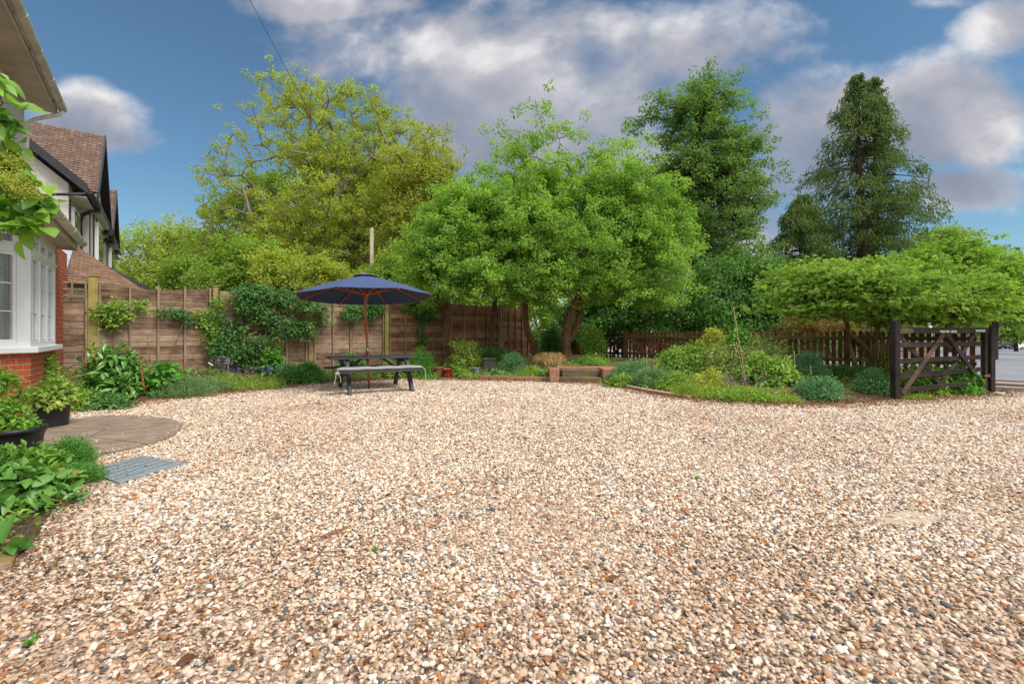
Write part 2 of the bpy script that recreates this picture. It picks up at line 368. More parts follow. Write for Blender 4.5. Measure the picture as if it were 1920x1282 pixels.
class MB:
    def __init__(s): s.V = []; s.Fc = []
    def _add(s, vs, fs):
        k = len(s.V); s.V += [Vector(v) for v in vs]; s.Fc += [[i+k for i in f] for f in fs]; return s
    def box(s, c, d, rz=0, rot=None):
        c = Vector(c); h = [x/2 for x in d]; m = rot if rot is not None else Matrix.Rotation(rz, 3, 'Z')
        vs = [c+m@Vector((a*h[0], b*h[1], e*h[2])) for a in (-1, 1) for b in (-1, 1) for e in (-1, 1)]
        return s._add(vs, [(0, 1, 3, 2), (4, 6, 7, 5), (0, 4, 5, 1), (2, 3, 7, 6), (0, 2, 6, 4), (1, 5, 7, 3)])
    def b2(s, x0, x1, y0, y1, z0, z1): return s.box(((x0+x1)/2, (y0+y1)/2, (z0+z1)/2), (x1-x0, y1-y0, z1-z0))
    def bar(s, p, q, w, d, up=(0, 0, 1)):
        """w across (sideways), d along 'up'"""
        p = Vector(p); q = Vector(q); x = (q-p).normalized(); u = Vector(up)
        if abs(x.dot(u)) > .97: u = Vector((0, 1, 0))
        y = u.cross(x).normalized(); z = x.cross(y)
        m = Matrix((x, y, z)).transposed()
        return s.box((p+q)/2, ((q-p).length, w, d), rot=m)
    def tube(s, pts, rs, n=8, cap=True):
        pts = [Vector(p) for p in pts]; rs = [rs]*len(pts) if isinstance(rs, (int, float)) else rs
        vs = []; last = None
        for i, p in enumerate(pts):
            t = (pts[min(i+1, len(pts)-1)]-pts[max(i-1, 0)]).normalized()
            if last is None: a = t.orthogonal().normalized()
            else: a = (last-t*last.dot(t)).normalized()
            last = a; b = t.cross(a)
            vs += [p+(a*math.cos(2*math.pi*k/n)+b*math.sin(2*math.pi*k/n))*rs[i] for k in range(n)]
        fs = [(i*n+k, i*n+(k+1) % n, (i+1)*n+(k+1) % n, (i+1)*n+k) for i in range(len(pts)-1) for k in range(n)]
        if cap: fs += [tuple(range(n))[::-1], tuple((len(pts)-1)*n+k for k in range(n))]
        return s._add(vs, fs)
    def lathe(s, prof, c=(0, 0, 0), n=28, cap=True):
        c = Vector(c); vs = [c+Vector((r*math.cos(2*math.pi*k/n), r*math.sin(2*math.pi*k/n), z)) for r, z in prof for k in range(n)]
        fs = [(i*n+k, i*n+(k+1) % n, (i+1)*n+(k+1) % n, (i+1)*n+k) for i in range(len(prof)-1) for k in range(n)]
        if cap: fs += [tuple(range(n))[::-1], tuple((len(prof)-1)*n+k for k in range(n))]
        return s._add(vs, fs)
    def prism(s, poly, z0, z1):
        n = len(poly); vs = [(x, y, z0) for x, y in poly]+[(x, y, z1) for x, y in poly]
        return s._add(vs, [tuple(range(n))[::-1], tuple(range(n, 2*n))]+[(i, (i+1) % n, n+(i+1) % n, n+i) for i in range(n)])
    def extr(s, prof, p, q, n_side):
        """extrude a closed 2D profile (side, up) from p to q; n_side = horizontal side axis"""
        p = Vector(p); q = Vector(q); a = Vector(n_side); n = len(prof)
        vs = [o+a*x+Vector((0, 0, z)) for o in (p, q) for x, z in prof]
        return s._add(vs, [tuple(range(n))[::-1], tuple(range(n, 2*n))]+[(i, (i+1) % n, n+(i+1) % n, n+i) for i in range(n)])
    def face(s, vs): return s._add(vs, [tuple(range(len(vs)))])
    def build(s, name, mat, parent=None, bevel=0, smooth=False):
        me = bpy.data.meshes.new(name); me.from_pydata([tuple(v) for v in s.V], [], s.Fc)
        bm = bmesh.new(); bm.from_mesh(me); bmesh.ops.recalc_face_normals(bm, faces=bm.faces)
        if bevel: bmesh.ops.bevel(bm, geom=list(bm.edges), offset=bevel, segments=1, affect='EDGES')
        bm.to_mesh(me); bm.free()
        if smooth:
            for p in me.polygons: p.use_smooth = len(p.vertices) <= 4
        return link(name, me, M[mat] if isinstance(mat, str) else mat, parent)
def on_line(A, d, px):
    """distance along A + s*d (2D) seen at photo column px"""
    u = (px-960)/F; return (u*A[1]-A[0])/(d[0]-u*d[1])
def unit(a): return a/np.maximum(np.linalg.norm(a, axis=-1, keepdims=True), 1e-9)

# ------------------------------------------------------------------ foliage
def leaf_geo(Pt, D, N, L, W, shape='kite', droop=.12, fold=.18):
    n = len(Pt); D = unit(D); S = unit(np.cross(D, N)); N = np.cross(S, D)
    L = np.broadcast_to(L, (n,))[:, None]; W = np.broadcast_to(W, (n,))[:, None]
    if shape == 'kite':
        v = np.stack([Pt, Pt+D*L*.45+S*W*.5+N*W*fold, Pt+D*L-N*L*droop, Pt+D*L*.45-S*W*.5+N*W*fold], 1)
        b = np.arange(n)[:, None]*4
        return v.reshape(-1, 3), np.concatenate([b+[[0, 1, 2]], b+[[0, 2, 3]]], 0), None, 4
    if shape == 'broad':
        m1 = Pt+D*L*.28; m2 = Pt+D*L*.66-N*L*droop*.4; tp = Pt+D*L-N*L*droop*1.3
        f = N*W*fold
        v = np.stack([Pt, m1+S*W*.42+f, m1, m1-S*W*.42+f, m2+S*W*.40+f, m2, m2-S*W*.40+f, tp], 1)
        b = np.arange(n)[:, None]*8
        tr = np.concatenate([b+[[0, 1, 2]], b+[[0, 2, 3]], b+[[4, 7, 5]], b+[[5, 7, 6]]], 0)
        q = np.concatenate([b+[[1, 4, 5, 2]], b+[[2, 5, 6, 3]]], 0)
        return v.reshape(-1, 3), tr, q, 8
    if shape == 'full':    # smooth curved leaf for plants close to the viewer
        ts = (0, .12, .32, .54, .78, 1); ws = (.02, .30, .5, .47, .27, .0); vs = []
        tw = RS.randn(n, 1)*.12; cv = droop*(1+RS.randn(n, 1)*.4)
        for t_, w_ in zip(ts, ws):
            c = Pt+D*L*t_*(1-.15*t_*droop)-N*L*cv*t_*t_*1.4; sd = unit(S+N*tw*t_)
            wv = 1+.08*math.sin(t_*17)
            for e in (-1, 0, 1): vs.append(c+sd*W*w_*e*wv+N*W*fold*w_*2*abs(e))
        v = np.stack(vs, 1); b = np.arange(n)[:, None]*18; q = []
        for r in range(5): q += [b+[[3*r, 3*r+1, 3*r+4, 3*r+3]], b+[[3*r+1, 3*r+2, 3*r+5, 3*r+4]]]
        return v.reshape(-1, 3), None, np.concatenate(q, 0), 18
    if shape == 'blade':   # long arching blade
        m1 = Pt+D*L*.5; tp = Pt+D*L*.9-np.array([0, 0, 1.])*L*droop*2
        v = np.stack([Pt-S*W*.4, Pt+S*W*.4, m1+S*W*.5, m1-S*W*.5, tp], 1)
        b = np.arange(n)[:, None]*5
        return v.reshape(-1, 3), b+[[3, 2, 4]], b+[[0, 1, 2, 3]], 5
    if shape == 'palm':    # five pointed lobes
        vs = []
        for a, l in ((-1.15, .55), (-.6, .85), (0, 1.), (.6, .85), (1.15, .55)):
            d = D*math.cos(a)+S*math.sin(a); s2 = -D*math.sin(a)+S*math.cos(a)
            vs.append(np.stack([Pt, Pt+d*L*l*.5+s2*W*.16, Pt+d*L*l-N*L*l*droop, Pt+d*L*l*.5-s2*W*.16], 1))
        v = np.concatenate(vs, 1); b = np.arange(n)[:, None]*20
        tr = np.concatenate([b+[[4*k, 4*k+1, 4*k+2]] for k in range(5)]+[b+[[4*k, 4*k+2, 4*k+3]] for k in range(5)], 0)
        return v.reshape(-1, 3), tr, None, 20
def leaf_obj(name, Pt, D, N, L, W, mat, parent, shape='kite', **kw):
    v, tr, q, k = leaf_geo(Pt, D, N, L, W, shape, **kw)
    return mesh_np(name, v, tr, q, M[mat], parent, rnd=np.repeat(RS.rand(len(Pt)), k), smooth=shape == 'full')
def rand_dir(n): return unit(RS.randn(n, 3))
def clump_leaves(C, r, n_per, flat=.75, up=.8, drp=.15, crown_c=None, out=.5):
    """n_per leaves round each clump centre: points, axes, normals"""
    C = np.asarray(C, float); k = len(C); r = np.broadcast_to(np.asarray(r, float), (k,))
    o = rand_dir(k*n_per)*(RS.rand(k*n_per, 1)**.45); o[:, 2] *= flat
    Pt = np.repeat(C, n_per, 0)+o*np.repeat(r, n_per)[:, None]
    D = unit(unit(o)*.7+RS.randn(k*n_per, 3)*.55-np.array([0, 0, drp]))
    N = RS.randn(k*n_per, 3)*.45+np.array([0, 0, up])+unit(o)*.35
    if crown_c is not None: N += unit(Pt-np.asarray(crown_c))*out
    return Pt, D, N
def env_points(env, n, shell=.55, base=Vector((0, 0, 0))):
    """sample n clump centres in ellipsoids given in photo columns/rows at depth Y: (px,py,rpx,rpy,Y,depth_r,weight)"""
    w = np.array([(e[2]*e[3])**.9*(e[6] if len(e) > 6 else 1) for e in env]); w = w/w.sum()
    out = []
    for e, k in zip(env, RS.multinomial(n, w)):
        c = P(e[0], e[1], e[4]); s = e[4]/F
        rad = shell+(1-shell)*RS.rand(k, 1)**.7
        low = RS.rand(k, 1) < .25; rad = np.where(low, rad*RS.rand(k, 1)**.5, rad)
        o = rand_dir(k)*rad*np.array([e[2]*s, e[5], e[3]*s])
        out.append(o+np.array(c)-np.array(base))
    return np.concatenate(out, 0)
def grow(trunk, T, r0, seg=.35, pw=.5, tip=.006, chain=.35):
    """attach every target to the nearest branch and thicken branches by the twigs they carry"""
    pos = [np.array(p, float) for p in trunk]; par = [i-1 for i in range(len(trunk))]
    plen = [0.0]
    for i in range(1, len(pos)): plen.append(plen[-1]+np.linalg.norm(pos[i]-pos[i-1]))
    cap = len(pos)+len(T)*6+10; A = np.zeros((cap, 3)); PL = np.zeros(cap); n = len(pos)
    A[:n] = pos; PL[:n] = plen; parent = np.full(cap, -1); parent[:n] = par
    fork0 = max(0, n-1-max(1, int(n*.55)))
    order = np.argsort(np.linalg.norm(T-pos[-1], axis=1))
    tips = []
    for i in order:
        t = T[i]; d = np.linalg.norm(A[fork0:n]-t, axis=1)+chain*PL[fork0:n]
        d += np.maximum(0, A[fork0:n, 2]-t[2])*.5
        j = int(np.argmin(d))+fork0; a = A[j]; v = t-a; L = np.linalg.norm(v)
        k = min(5, max(1, int(L/seg))); prev = j
        bend = rand_dir(1)[0]*L*.07+np.array([0, 0, .10*L])
        for q in range(1, k+1):
            s = q/k; A[n] = a+v*s+bend*math.sin(math.pi*s); PL[n] = PL[prev]+L/k; parent[n] = prev; prev = n; n += 1
        tips.append(prev)
    cnt = np.zeros(n)
    np.add.at(cnt, tips, 1)
    for i in range(n-1, 0, -1): cnt[parent[i]] += cnt[i]
    tot = max(cnt[0], 1); r = np.maximum(tip, r0*(cnt/tot)**pw)
    return A[:n], parent[:n], r
def branch_obj(name, A, par, r, mat, parent, sides=6, trunk_n=0, rmin=0):
    i = np.arange(1, len(A)); i = i[r[i] >= rmin]; a = A[par[i]]; b = A[i]; ra = np.minimum(r[par[i]], r[i]*1.35); rb = r[i]
    tn = i < trunk_n; ra = np.where(tn, r[par[i]], ra)
    t = unit(b-a); ref = np.where(np.abs(t[:, 2:3]) > .9, np.array([[1., 0, 0]]), np.array([[0, 0, 1.]]))
    u = unit(np.cross(t, ref)); w = np.cross(t, u)
    ang = np.arange(sides)*2*math.pi/sides
    ring = u[:, None, :]*np.cos(ang)[None, :, None]+w[:, None, :]*np.sin(ang)[None, :, None]
    b2 = b+t*rb[:, None]*.35
    V = np.concatenate([a[:, None]+ring*ra[:, None, None], b2[:, None]+ring*rb[:, None, None]], 1)
    k = np.arange(sides); q = np.stack([k, (k+1) % sides, sides+(k+1) % sides, sides+k], 1)
    Q = (np.arange(len(i))[:, None, None]*2*sides+q[None]).reshape(-1, 4)
    return mesh_np(name, V.reshape(-1, 3), None, Q, mat, parent, smooth=True)
def trunk_obj(name, pts, rs, mat, parent, n=14, lump=.08):
    """one gnarled tapered limb"""
    pts = [Vector(p) for p in pts]; P2 = []; R2 = []
    for i in range(len(pts)-1):
        for k in range(5):
            s = k/5; p0 = pts[max(i-1, 0)]; p1 = pts[i]; p2 = pts[i+1]; p3 = pts[min(i+2, len(pts)-1)]
            P2.append(.5*((2*p1)+(p2-p0)*s+(2*p0-5*p1+4*p2-p3)*s*s+(-p0+3*p1-3*p2+p3)*s**3)); R2.append(rs[i]*(1-s)+rs[i+1]*s)
    P2.append(pts[-1]); R2.append(rs[-1])
    mb = MB(); mb.tube(P2, R2, n)
    ph = random.random()*9
    for j, v in enumerate(mb.V):
        i = min(j//n, len(P2)-1); c = P2[i]; a = (j % n)/n*2*math.pi
        v += (v-c)*(lump*(math.sin(3*a+ph+i*.25)+.6*math.sin(5*a+2+i*.5)))
    return mb.build(name, mat, parent, smooth=True), P2, R2
def tree(name, label, base, trunk, env, n_t, n_leaf, L, W, lmat, bmat, r0, clump=.35, shape='kite', flat=.7, up=.8, drp=.15, group=None,
         seg=.4, shell=.5, chain=.35, pw=.5, sides=6, rmin=0, cat='tree', tip=.006, sub=3):
    """trunk: list of points in photo terms already world; env in photo terms"""
    base = Vector(base); root = empty(name, base, label, cat, group=group)
    tr = [Vector(p)-base for p in trunk]
    T = env_points(env, n_t, shell, base)
    A, par, r = grow(tr, T, r0, seg, chain=chain, pw=pw, tip=tip)
    for i in range(len(tr)): r[i] = max(r[i], r0*(1-.5*i/len(tr)))
    r[0] *= 1.35
    branch_obj('trunk', A, par, r, M[bmat], root, sides, trunk_n=len(tr), rmin=rmin)
    C = T
    if sub > 1:   # sprays round each twig end
        C = np.repeat(T, sub, 0)+RS.randn(len(T)*sub, 3)*np.array([clump, clump, clump*.6])*.8
    cc = T.mean(0)
    Pt, D, N = clump_leaves(C, clump*.62 if sub > 1 else clump, max(1, n_leaf//len(C)), flat, up, drp, cc)
    k = len(Pt); s = RS.uniform(.65, 1.3, k)
    leaf_obj('crown', Pt, D, N, L*s, W*s, lmat, root, shape)
    return root
# ------------------------------------------------------------------ ground
EDGE = np.array([(-1.9, .5), (-2.26, 2.0), (-2.5, 2.4), (-2.78, 2.75), (-3.0, 3.15), (-3.35, 3.55), (-3.9, 3.95), (-5.0, 4.3), (-6.6, 4.6), (-6.4, 5.7),
    (-6.17, 6.35), (-5.9, 6.95), (-5.62, 7.45), (-5.2, 8.05), (-4.8, 8.95), (-4.2, 9.8), (-3.2, 10.6), (-2.1, 10.9), (-.74, 10.55), (.9, 10.25), (1.0, 9.95),
    (2.05, 9.95), (2.15, 9.3), (2.36, 8.5), (2.9, 7.35), (3.57, 6.95), (4.3, 6.82), (5.0, 6.9), (6.2, 7.3), (7.1, 7.62), (8.8, 8.25), (9.2, 8.5), (13.5, 4.2), (13.5, -4), (-1.9, -4)])
def seg_dist(x, y, poly):
    d = np.full(x.shape, 1e9)
    for i in range(len(poly)):
        a = poly[i]; b = poly[(i+1) % len(poly)]; v = b-a
        t = np.clip(((x-a[0])*v[0]+(y-a[1])*v[1])/(v@v), 0, 1)
        d = np.minimum(d, np.hypot(x-a[0]-t*v[0], y-a[1]-t*v[1]))
    return d
def inside(x, y, poly):
    r = np.zeros(x.shape, bool)
    for i in range(len(poly)):
        x0, y0 = poly[i-1]; x1, y1 = poly[i]
        c = ((y0 > y) != (y1 > y)); xi = (x1-x0)*(y-y0)/((y1-y0) if y1 != y0 else 1e-9)+x0
        r ^= c & (x < xi)
    return r
sm = lambda a, b, v: (lambda t: t*t*(3-2*t))(np.clip((v-a)/(b-a), 0, 1))
FA = np.array((3.3, 13.2)); FD = np.array((1.93, -1.74)); FL = np.linalg.norm(FD); FD = FD/FL; FM = np.array((-FD[1], FD[0]))
def road_s(x, y): return (x-FA[0])*FM[0]+(y-FA[1])*FM[1]
def road_w(x, y): return (x-FA[0])*FD[0]+(y-FA[1])*FD[1]
def hgt(x, y):
    x = np.atleast_1d(np.asarray(x, float)); y = np.atleast_1d(np.asarray(y, float))
    d = np.where(inside(x, y, EDGE), 0, seg_dist(x, y, EDGE))
    s = road_s(x, y)
    amp = .10+.25*sm(4.5, 6.5, y)
    g = amp*sm(.02, 2.0, d)*(1-sm(.3, 2.2, s)*sm(2.0, 6, x))*(1-sm(8.7, 9.2, x)*sm(-.5, .3, s+.2))
    g = g*(1-sm(8.9, 9.6, x))
    return g-.017*np.maximum(0, s-3)-.045*(d <= 0)
def gz(x, y): return float(hgt(x, y)[0])
xs = np.concatenate([-np.geomspace(14, 900, 26)[::-1], np.arange(-13.8, 14, .14), np.geomspace(14.1, 900, 26)])
ys = np.concatenate([-np.geomspace(2, 500, 14)[::-1], np.arange(-1.6, 17, .14), np.geomspace(17.1, 1500, 36)])
X, Y = np.meshgrid(xs, ys); Z = hgt(X.ravel(), Y.ravel())
nn = (RS.rand(Z.size)-.5)*.03*(Z > .02); Z = Z+nn
nx, ny = len(xs), len(ys)
i = (np.arange(ny-1)[:, None]*nx+np.arange(nx-1)[None]).ravel()
ground = mesh_np('ground', np.stack([X.ravel(), Y.ravel(), Z], 1), None, np.stack([i, i+1, i+nx+1, i+nx], 1), M['soil'], smooth=True)
tag(ground, kind='structure')

def sheet(name, poly, z, mat, thick=0):
    mb = MB()
    if thick: mb.prism(poly, z-thick, z)
    else: mb.face([(x, y, z) for x, y in poly])
    o = mb.build(name, mat); tag(o, kind='structure'); return o
sheet('gravel_drive', [tuple(p) for p in EDGE], 0.0, 'gravel_bed')
# road, pavement, kerb beyond the fence: strips on the falling ground, s = away from the fence, w = along it
def strip(name, w0, w1, s0, s1, lift, mat, thick=0, ns=12):
    mb = MB(); ss = np.linspace(s0, s1, ns+1)
    def pt(w, s, dz=0):
        p = FA+FD*w+FM*s; return (p[0], p[1], -.017*max(0, s-3)+lift+dz)
    for k in range(ns):
        a, b = ss[k], ss[k+1]; q = [pt(w0, a), pt(w1, a), pt(w1, b), pt(w0, b)]
        mb.face(q)
        if thick:
            mb.face([pt(w0, a, -thick), pt(w0, b, -thick), pt(w0, b), pt(w0, a)]); mb.face([pt(w1, a, -thick), pt(w1, b, -thick), pt(w1, b), pt(w1, a)])
    if thick:
        mb.face([pt(w0, s0, -thick), pt(w1, s0, -thick), pt(w1, s0), pt(w0, s0)])
    return tag(mb.build(name, mat), kind='structure')
strip('road', 7.2, 60, 2.55, 160, .006, 'asphalt', ns=30)
strip('side_road', -20, 7.2, 6.2, 13, .006, 'asphalt', ns=6)
strip('pavement', -20, 7.0, 2.4, 6.0, .05, 'pink_paving', ns=6)
strip('verge', 6.9, 30, 2.15, 2.5, .03, 'moss', ns=2)
strip('far_pavement', -20, 7.0, 13.2, 24, .05, 'pink_paving', ns=6)
strip('kerb', 6.9, 30, 1.7, 2.1, .055, 'pink_paving', thick=.1, ns=2)
strip('kerb', -20, 7.15, 6.02, 6.18, .11, 'kerb_stone', thick=.14, ns=1)
strip('kerb', -20, 7.15, 13.02, 13.18, .09, 'kerb_stone', thick=.14, ns=1)
strip('drive_threshold', 7.3, 30, 1.35, 1.5, .012, 'kerb_stone', thick=.05, ns=1)

# crazy-paved slab area by the house
PAVE = np.array([G(345, 797)[:2], G(330, 817)[:2], G(290, 832)[:2], G(225, 848)[:2], G(170, 858)[:2], (-4.1, 3.9), (-5.2, 4.1), (-6.3, 4.6), (-6.35, 5.3), (-6.0, 5.75), G(150, 786)[:2], G(200, 780)[:2], G(270, 781)[:2], G(320, 787)[:2]])
seeds = [(-5.7, 5.3), (-5.1, 5.5), (-4.6, 5.35), (-5.3, 4.75), (-4.7, 4.75), (-4.15, 5.0), (-4.75, 4.25), (-4.1, 4.35), (-5.8, 4.65), (-3.95, 4.75)]
def clip_poly(poly, a, b):
    """part of poly nearer to a than to b, minus a joint"""
    a = np.array(a); b = np.array(b); n = b-a; L = np.linalg.norm(n); n = n/L; c = (a+b)/2-n*.007; out = []
    for i in range(len(poly)):
        p, q = np.array(poly[i]), np.array(poly[(i+1) % len(poly)]); dp, dq = (p-c)@n, (q-c)@n
        if dp <= 0: out.append(p)
        if (dp < 0) != (dq < 0): out.append(p+(q-p)*dp/(dp-dq))
    return out
pv = empty('stone_paving', (-5, 4.8, 0), 'rounded patch of worn brown flagstones set in the gravel beside the black pots', 'paving')
del pv['label']; del pv['category']; pv['kind'] = 'structure'
for s in seeds:
    poly = [np.array(p) for p in PAVE]
    for q in seeds:
        if q != s and len(poly) > 2: poly = clip_poly(poly, s, q)
    if len(poly) < 3: continue
    poly = [(p[0]+5, p[1]-4.8) for p in poly]; z = .016+random.random()*.007
    mb = MB(); mb.prism(poly, -.02, z); mb.build('flagstone', 'flagstone', pv)
SAND = [(2.10+.20*math.cos(a)*(1+.15*math.sin(3*a)), 2.62+.10*math.sin(a)) for a in np.linspace(0, 6.28, 14)[:-1]]
SAND = [tuple(G(1700+58*math.cos(a)*(1+.12*math.sin(3*a+1)), 974+16*math.sin(a))[:2]) for a in np.linspace(0, 2*math.pi, 17)[:-1]]
sheet('bare_sand_patch', SAND, .005, 'bare_sand')
SAND2 = [tuple(G(205+38*math.cos(a), 902+22*math.sin(a))[:2]) for a in np.linspace(0, 2*math.pi, 13)[:-1]]
sheet('sand_bedding', SAND2, .004, 'bare_sand')

# ------------------------------------------------------------------ gravel stones
DC = [np.array(G(*p)[:2]) for p in ((161.5, 886.5), (264.5, 857), (346, 871), (224.7, 909.4))]
src = bpy.data.collections.new('pebble_shapes')
for k in range(9):
    bm = bmesh.new(); bmesh.ops.create_icosphere(bm, subdivisions=2, radius=1)
    ax = Vector((RS.uniform(.75, 1.35), RS.uniform(.6, .95), RS.uniform(.38, .65)))
    cuts = [(Vector(rand_dir(1)[0]), RS.uniform(.55, .85)) for _ in range(6)]
    for v in bm.verts:
        for nrm, h in cuts:
            e = v.co.dot(nrm)-h
            if e > 0: v.co -= nrm*e*.85
        v.co *= 1+.10*math.sin(v.co.x*4+k)*math.cos(v.co.y*3+k*2)
        v.co = Vector((v.co.x*ax.x, v.co.y*ax.y, v.co.z*ax.z))
    me = bpy.data.meshes.new('pebble'); bm.to_mesh(me); bm.free(); me.materials.append(M['pebble'])
    for p in me.polygons: p.use_smooth = (k % 3 != 0)
    src.objects.link(bpy.data.objects.new('pebble', me))
def gravel_points():
    out = []
    for (y0, y1, sp, sz) in ((1.15, 2.6, .0148, .0088), (2.6, 4.4, .0165, .0096), (4.4, 7.0, .0195, .0108), (7.0, 11.2, .0250, .0136)):
        gx = np.arange(-y1*1.2-.9, y1*1.2+1.0, sp); gy = np.arange(y0, y1, sp)
        A, B = np.meshgrid(gx, gy); A = (A+RS.uniform(-.6, .6, A.shape)*sp).ravel(); B = (B+RS.uniform(-.6, .6, B.shape)*sp).ravel()
        k = (np.abs(A) < B*1.16+.8)
        A, B = A[k], B[k]
        k = inside(A, B, EDGE) & ~inside(A, B, np.array(DC)) & ~(inside(A, B, np.array(PAVE)) & (RS.rand(len(A)) > .004+.10*(seg_dist(A, B, PAVE) < .10)))
        k &= ~(inside(A, B, np.array(SAND)) & (RS.rand(len(A)) > .12+.7*(seg_dist(A, B, np.array(SAND)) < .03)))
        k &= ~(inside(A, B, np.array(SAND2)) & (RS.rand(len(A)) > .2))
        nz = np.sin(A*1.7+2*np.sin(B*1.1))*np.sin(B*2.1+1.5*np.sin(A*.9))+.5*np.sin(A*5.1+B*3.7)*np.sin(B*4.3-A*2.2)
        k &= RS.rand(len(A)) > np.clip((nz-.55)*.55, 0, .38)
        A, B = A[k], B[k]
        s = sz*np.exp(RS.randn(len(A))*.36); s = np.clip(s, sz*.5, sz*2.0)
        z = RS.rand(len(A))*.008+.001+.004*np.sin(A*2.3+1)*np.sin(B*1.9)
        onp = inside(A, B, np.array(PAVE)); z = np.where(onp, .026, z); s = np.where(onp, s*.6, s)
        out.append(np.stack([A, B, z, s], 1))
    # spill over the bed edges
    return np.concatenate(out)
gp = gravel_points()
print('pebbles', len(gp))
me = bpy.data.meshes.new('gravel_stones'); me.vertices.add(len(gp)); me.vertices.foreach_set('co', gp[:, :3].astype(np.float32).ravel())
a = me.attributes.new('psize', 'FLOAT', 'POINT'); a.data.foreach_set('value', gp[:, 3].astype(np.float32)); me.update()
gs = link('gravel_stones', me, M['pebble']); tag(gs, kind='stuff')
ng = bpy.data.node_groups.new('scatter_pebbles', 'GeometryNodeTree')
ng.interface.new_socket('Geometry', in_out='INPUT', socket_type='NodeSocketGeometry'); ng.interface.new_socket('Geometry', in_out='OUTPUT', socket_type='NodeSocketGeometry')
N_ = ng.nodes; gi = N_.new('NodeGroupInput'); go = N_.new('NodeGroupOutput'); iop = N_.new('GeometryNodeInstanceOnPoints')
ci = N_.new('GeometryNodeCollectionInfo'); ci.inputs['Collection'].default_value = src; ci.inputs['Separate Children'].default_value = True; ci.inputs['Reset Children'].default_value = True
rv = N_.new('FunctionNodeRandomValue'); rv.data_type = 'FLOAT_VECTOR'; rv.inputs[0].default_value = (-.55, -.55, 0); rv.inputs[1].default_value = (.55, .55, 6.28)
na = N_.new('GeometryNodeInputNamedAttribute'); na.data_type = 'FLOAT'; na.inputs['Name'].default_value = 'psize'
L_ = ng.links
L_.new(gi.outputs[0], iop.inputs['Points']); L_.new(ci.outputs[0], iop.inputs['Instance']); iop.inputs['Pick Instance'].default_value = True
L_.new(rv.outputs[0], iop.inputs['Rotation']); L_.new(na.outputs[0], iop.inputs['Scale']); L_.new(iop.outputs[0], go.inputs[0])
md = gs.modifiers.new('scatter', 'NODES'); md.node_group = ng

# brown litter, wood chips and fallen leaves along the bed edges and in drifts on the gravel
def edge_points(n, i0, i1, spread_in=.25, spread_out=.1):
    seg = EDGE[i0:i1+1]; L = np.linalg.norm(np.diff(seg, axis=0), axis=1); c = np.concatenate([[0], np.cumsum(L)])
    t = RS.rand(n)*c[-1]; k = np.clip(np.searchsorted(c, t)-1, 0, len(L)-1); f = (t-c[k])/L[k]
    p = seg[k]+(seg[k+1]-seg[k])*f[:, None]; d = (seg[k+1]-seg[k])/L[k][:, None]; nrm = np.stack([d[:, 1], -d[:, 0]], 1)  # into the gravel
    o = np.where(RS.rand(n) < .6, np.abs(RS.randn(n))*spread_in*.5, -np.abs(RS.randn(n))*spread_out)
    return p+nrm*o[:, None]
def flakes(name, pts, L, mat, z0=.012, tall=.5):
    z = hgt(pts[:, 0], pts[:, 1]); z = np.where(z < 0, 0, z)+z0+RS.rand(len(pts))*.008
    Pt = np.stack([pts[:, 0], pts[:, 1], z], 1); n = len(Pt)
    D = RS.randn(n, 3)*np.array([1, 1, .25]); Nn = RS.randn(n, 3)*.35+np.array([0, 0, 1])
    s = RS.uniform(.5, 1.5, n)
    return leaf_obj(name, Pt, D, Nn, L*s, L*.5*s, mat, None, 'kite', droop=.2)
leafmat('leaf_litter_dark', (.07, .03, .016), (.26, .12, .06), .1, patch=5, c3=(.4, .26, .14))
leafmat('leaf_litter', (.13, .05, .02), (.38, .19, .08), .1, patch=5, c3=(.5, .4, .28))
pts = np.concatenate([edge_points(1500, 1, 6, .3, .15)])
far_pts = edge_points(13000, 9, 31, .42, .22)
drift = [(-1.7, 1.75, .40, .22, 260), (-.25, 1.50, .30, .10, 120), (-1.05, 2.2, .3, .12, 90), (-1.9, 2.15, .2, .25, 200), (-.35, 2.8, .3, .08, 45), (.6, 1.75, .8, .3, 60), (0, 3, 3, 1.4, 150), (-.7, 1.6, .5, .12, 120), (-2.0, 1.95, .22, .16, 220), (-.9, 1.55, .30, .10, 150)]
for (x, y, rx, ry, n) in drift: pts = np.concatenate([pts, np.stack([x+RS.randn(n)*rx, y+RS.randn(n)*ry], 1)])
pts = pts[inside(pts[:, 0], pts[:, 1], EDGE) | (pts[:, 0] > -3.5)]
tag(flakes('leaf_litter', pts, .021, 'leaf_litter_dark', .013), kind='stuff')
tag(flakes('leaf_litter', far_pts, .034, 'leaf_litter', .020), kind='stuff')

# larger single chips of bark and leaves lying on the gravel
for (px, py, l, lab) in ((1135, 1087, .06, 'curled orange dead leaf lying on the gravel, right of the middle'), (330, 1242, .07, 'curled rust-red dead leaf on the gravel near the bottom left corner'),
                         (598, 1005, .16, 'long brown strip of bark on the gravel below the picnic table')):
    c = G(px, py, .012); Pt = np.array([[0, 0, 0.]]); a = random.random()*.6
    o = leaf_obj('dead_leaf' if l < .1 else 'bark_strip', Pt, np.array([[math.cos(a), math.sin(a), .05]]), np.array([[.1, -.3, 1.]]), l, l*(.5 if l < .1 else .14), 'leaf_litter', None, 'broad', droop=-.2, fold=.4)
    o.location = c; tag(o, lab, 'leaf' if l < .1 else 'bark')
    o.modifiers.new('thick', 'SOLIDIFY').thickness = .002
c = G(590, 757, .012); mb = MB(); mb.tube([(-.15, 0, 0), (-.05, .006, .008), (.06, -.006, .006), (.16, .004, 0)], [.006, .007, .006, .003], 6)
o = mb.build('stick', 'bark'); o.location = c; tag(o, 'thin brown stick lying on the gravel in front of the picnic table', 'stick')

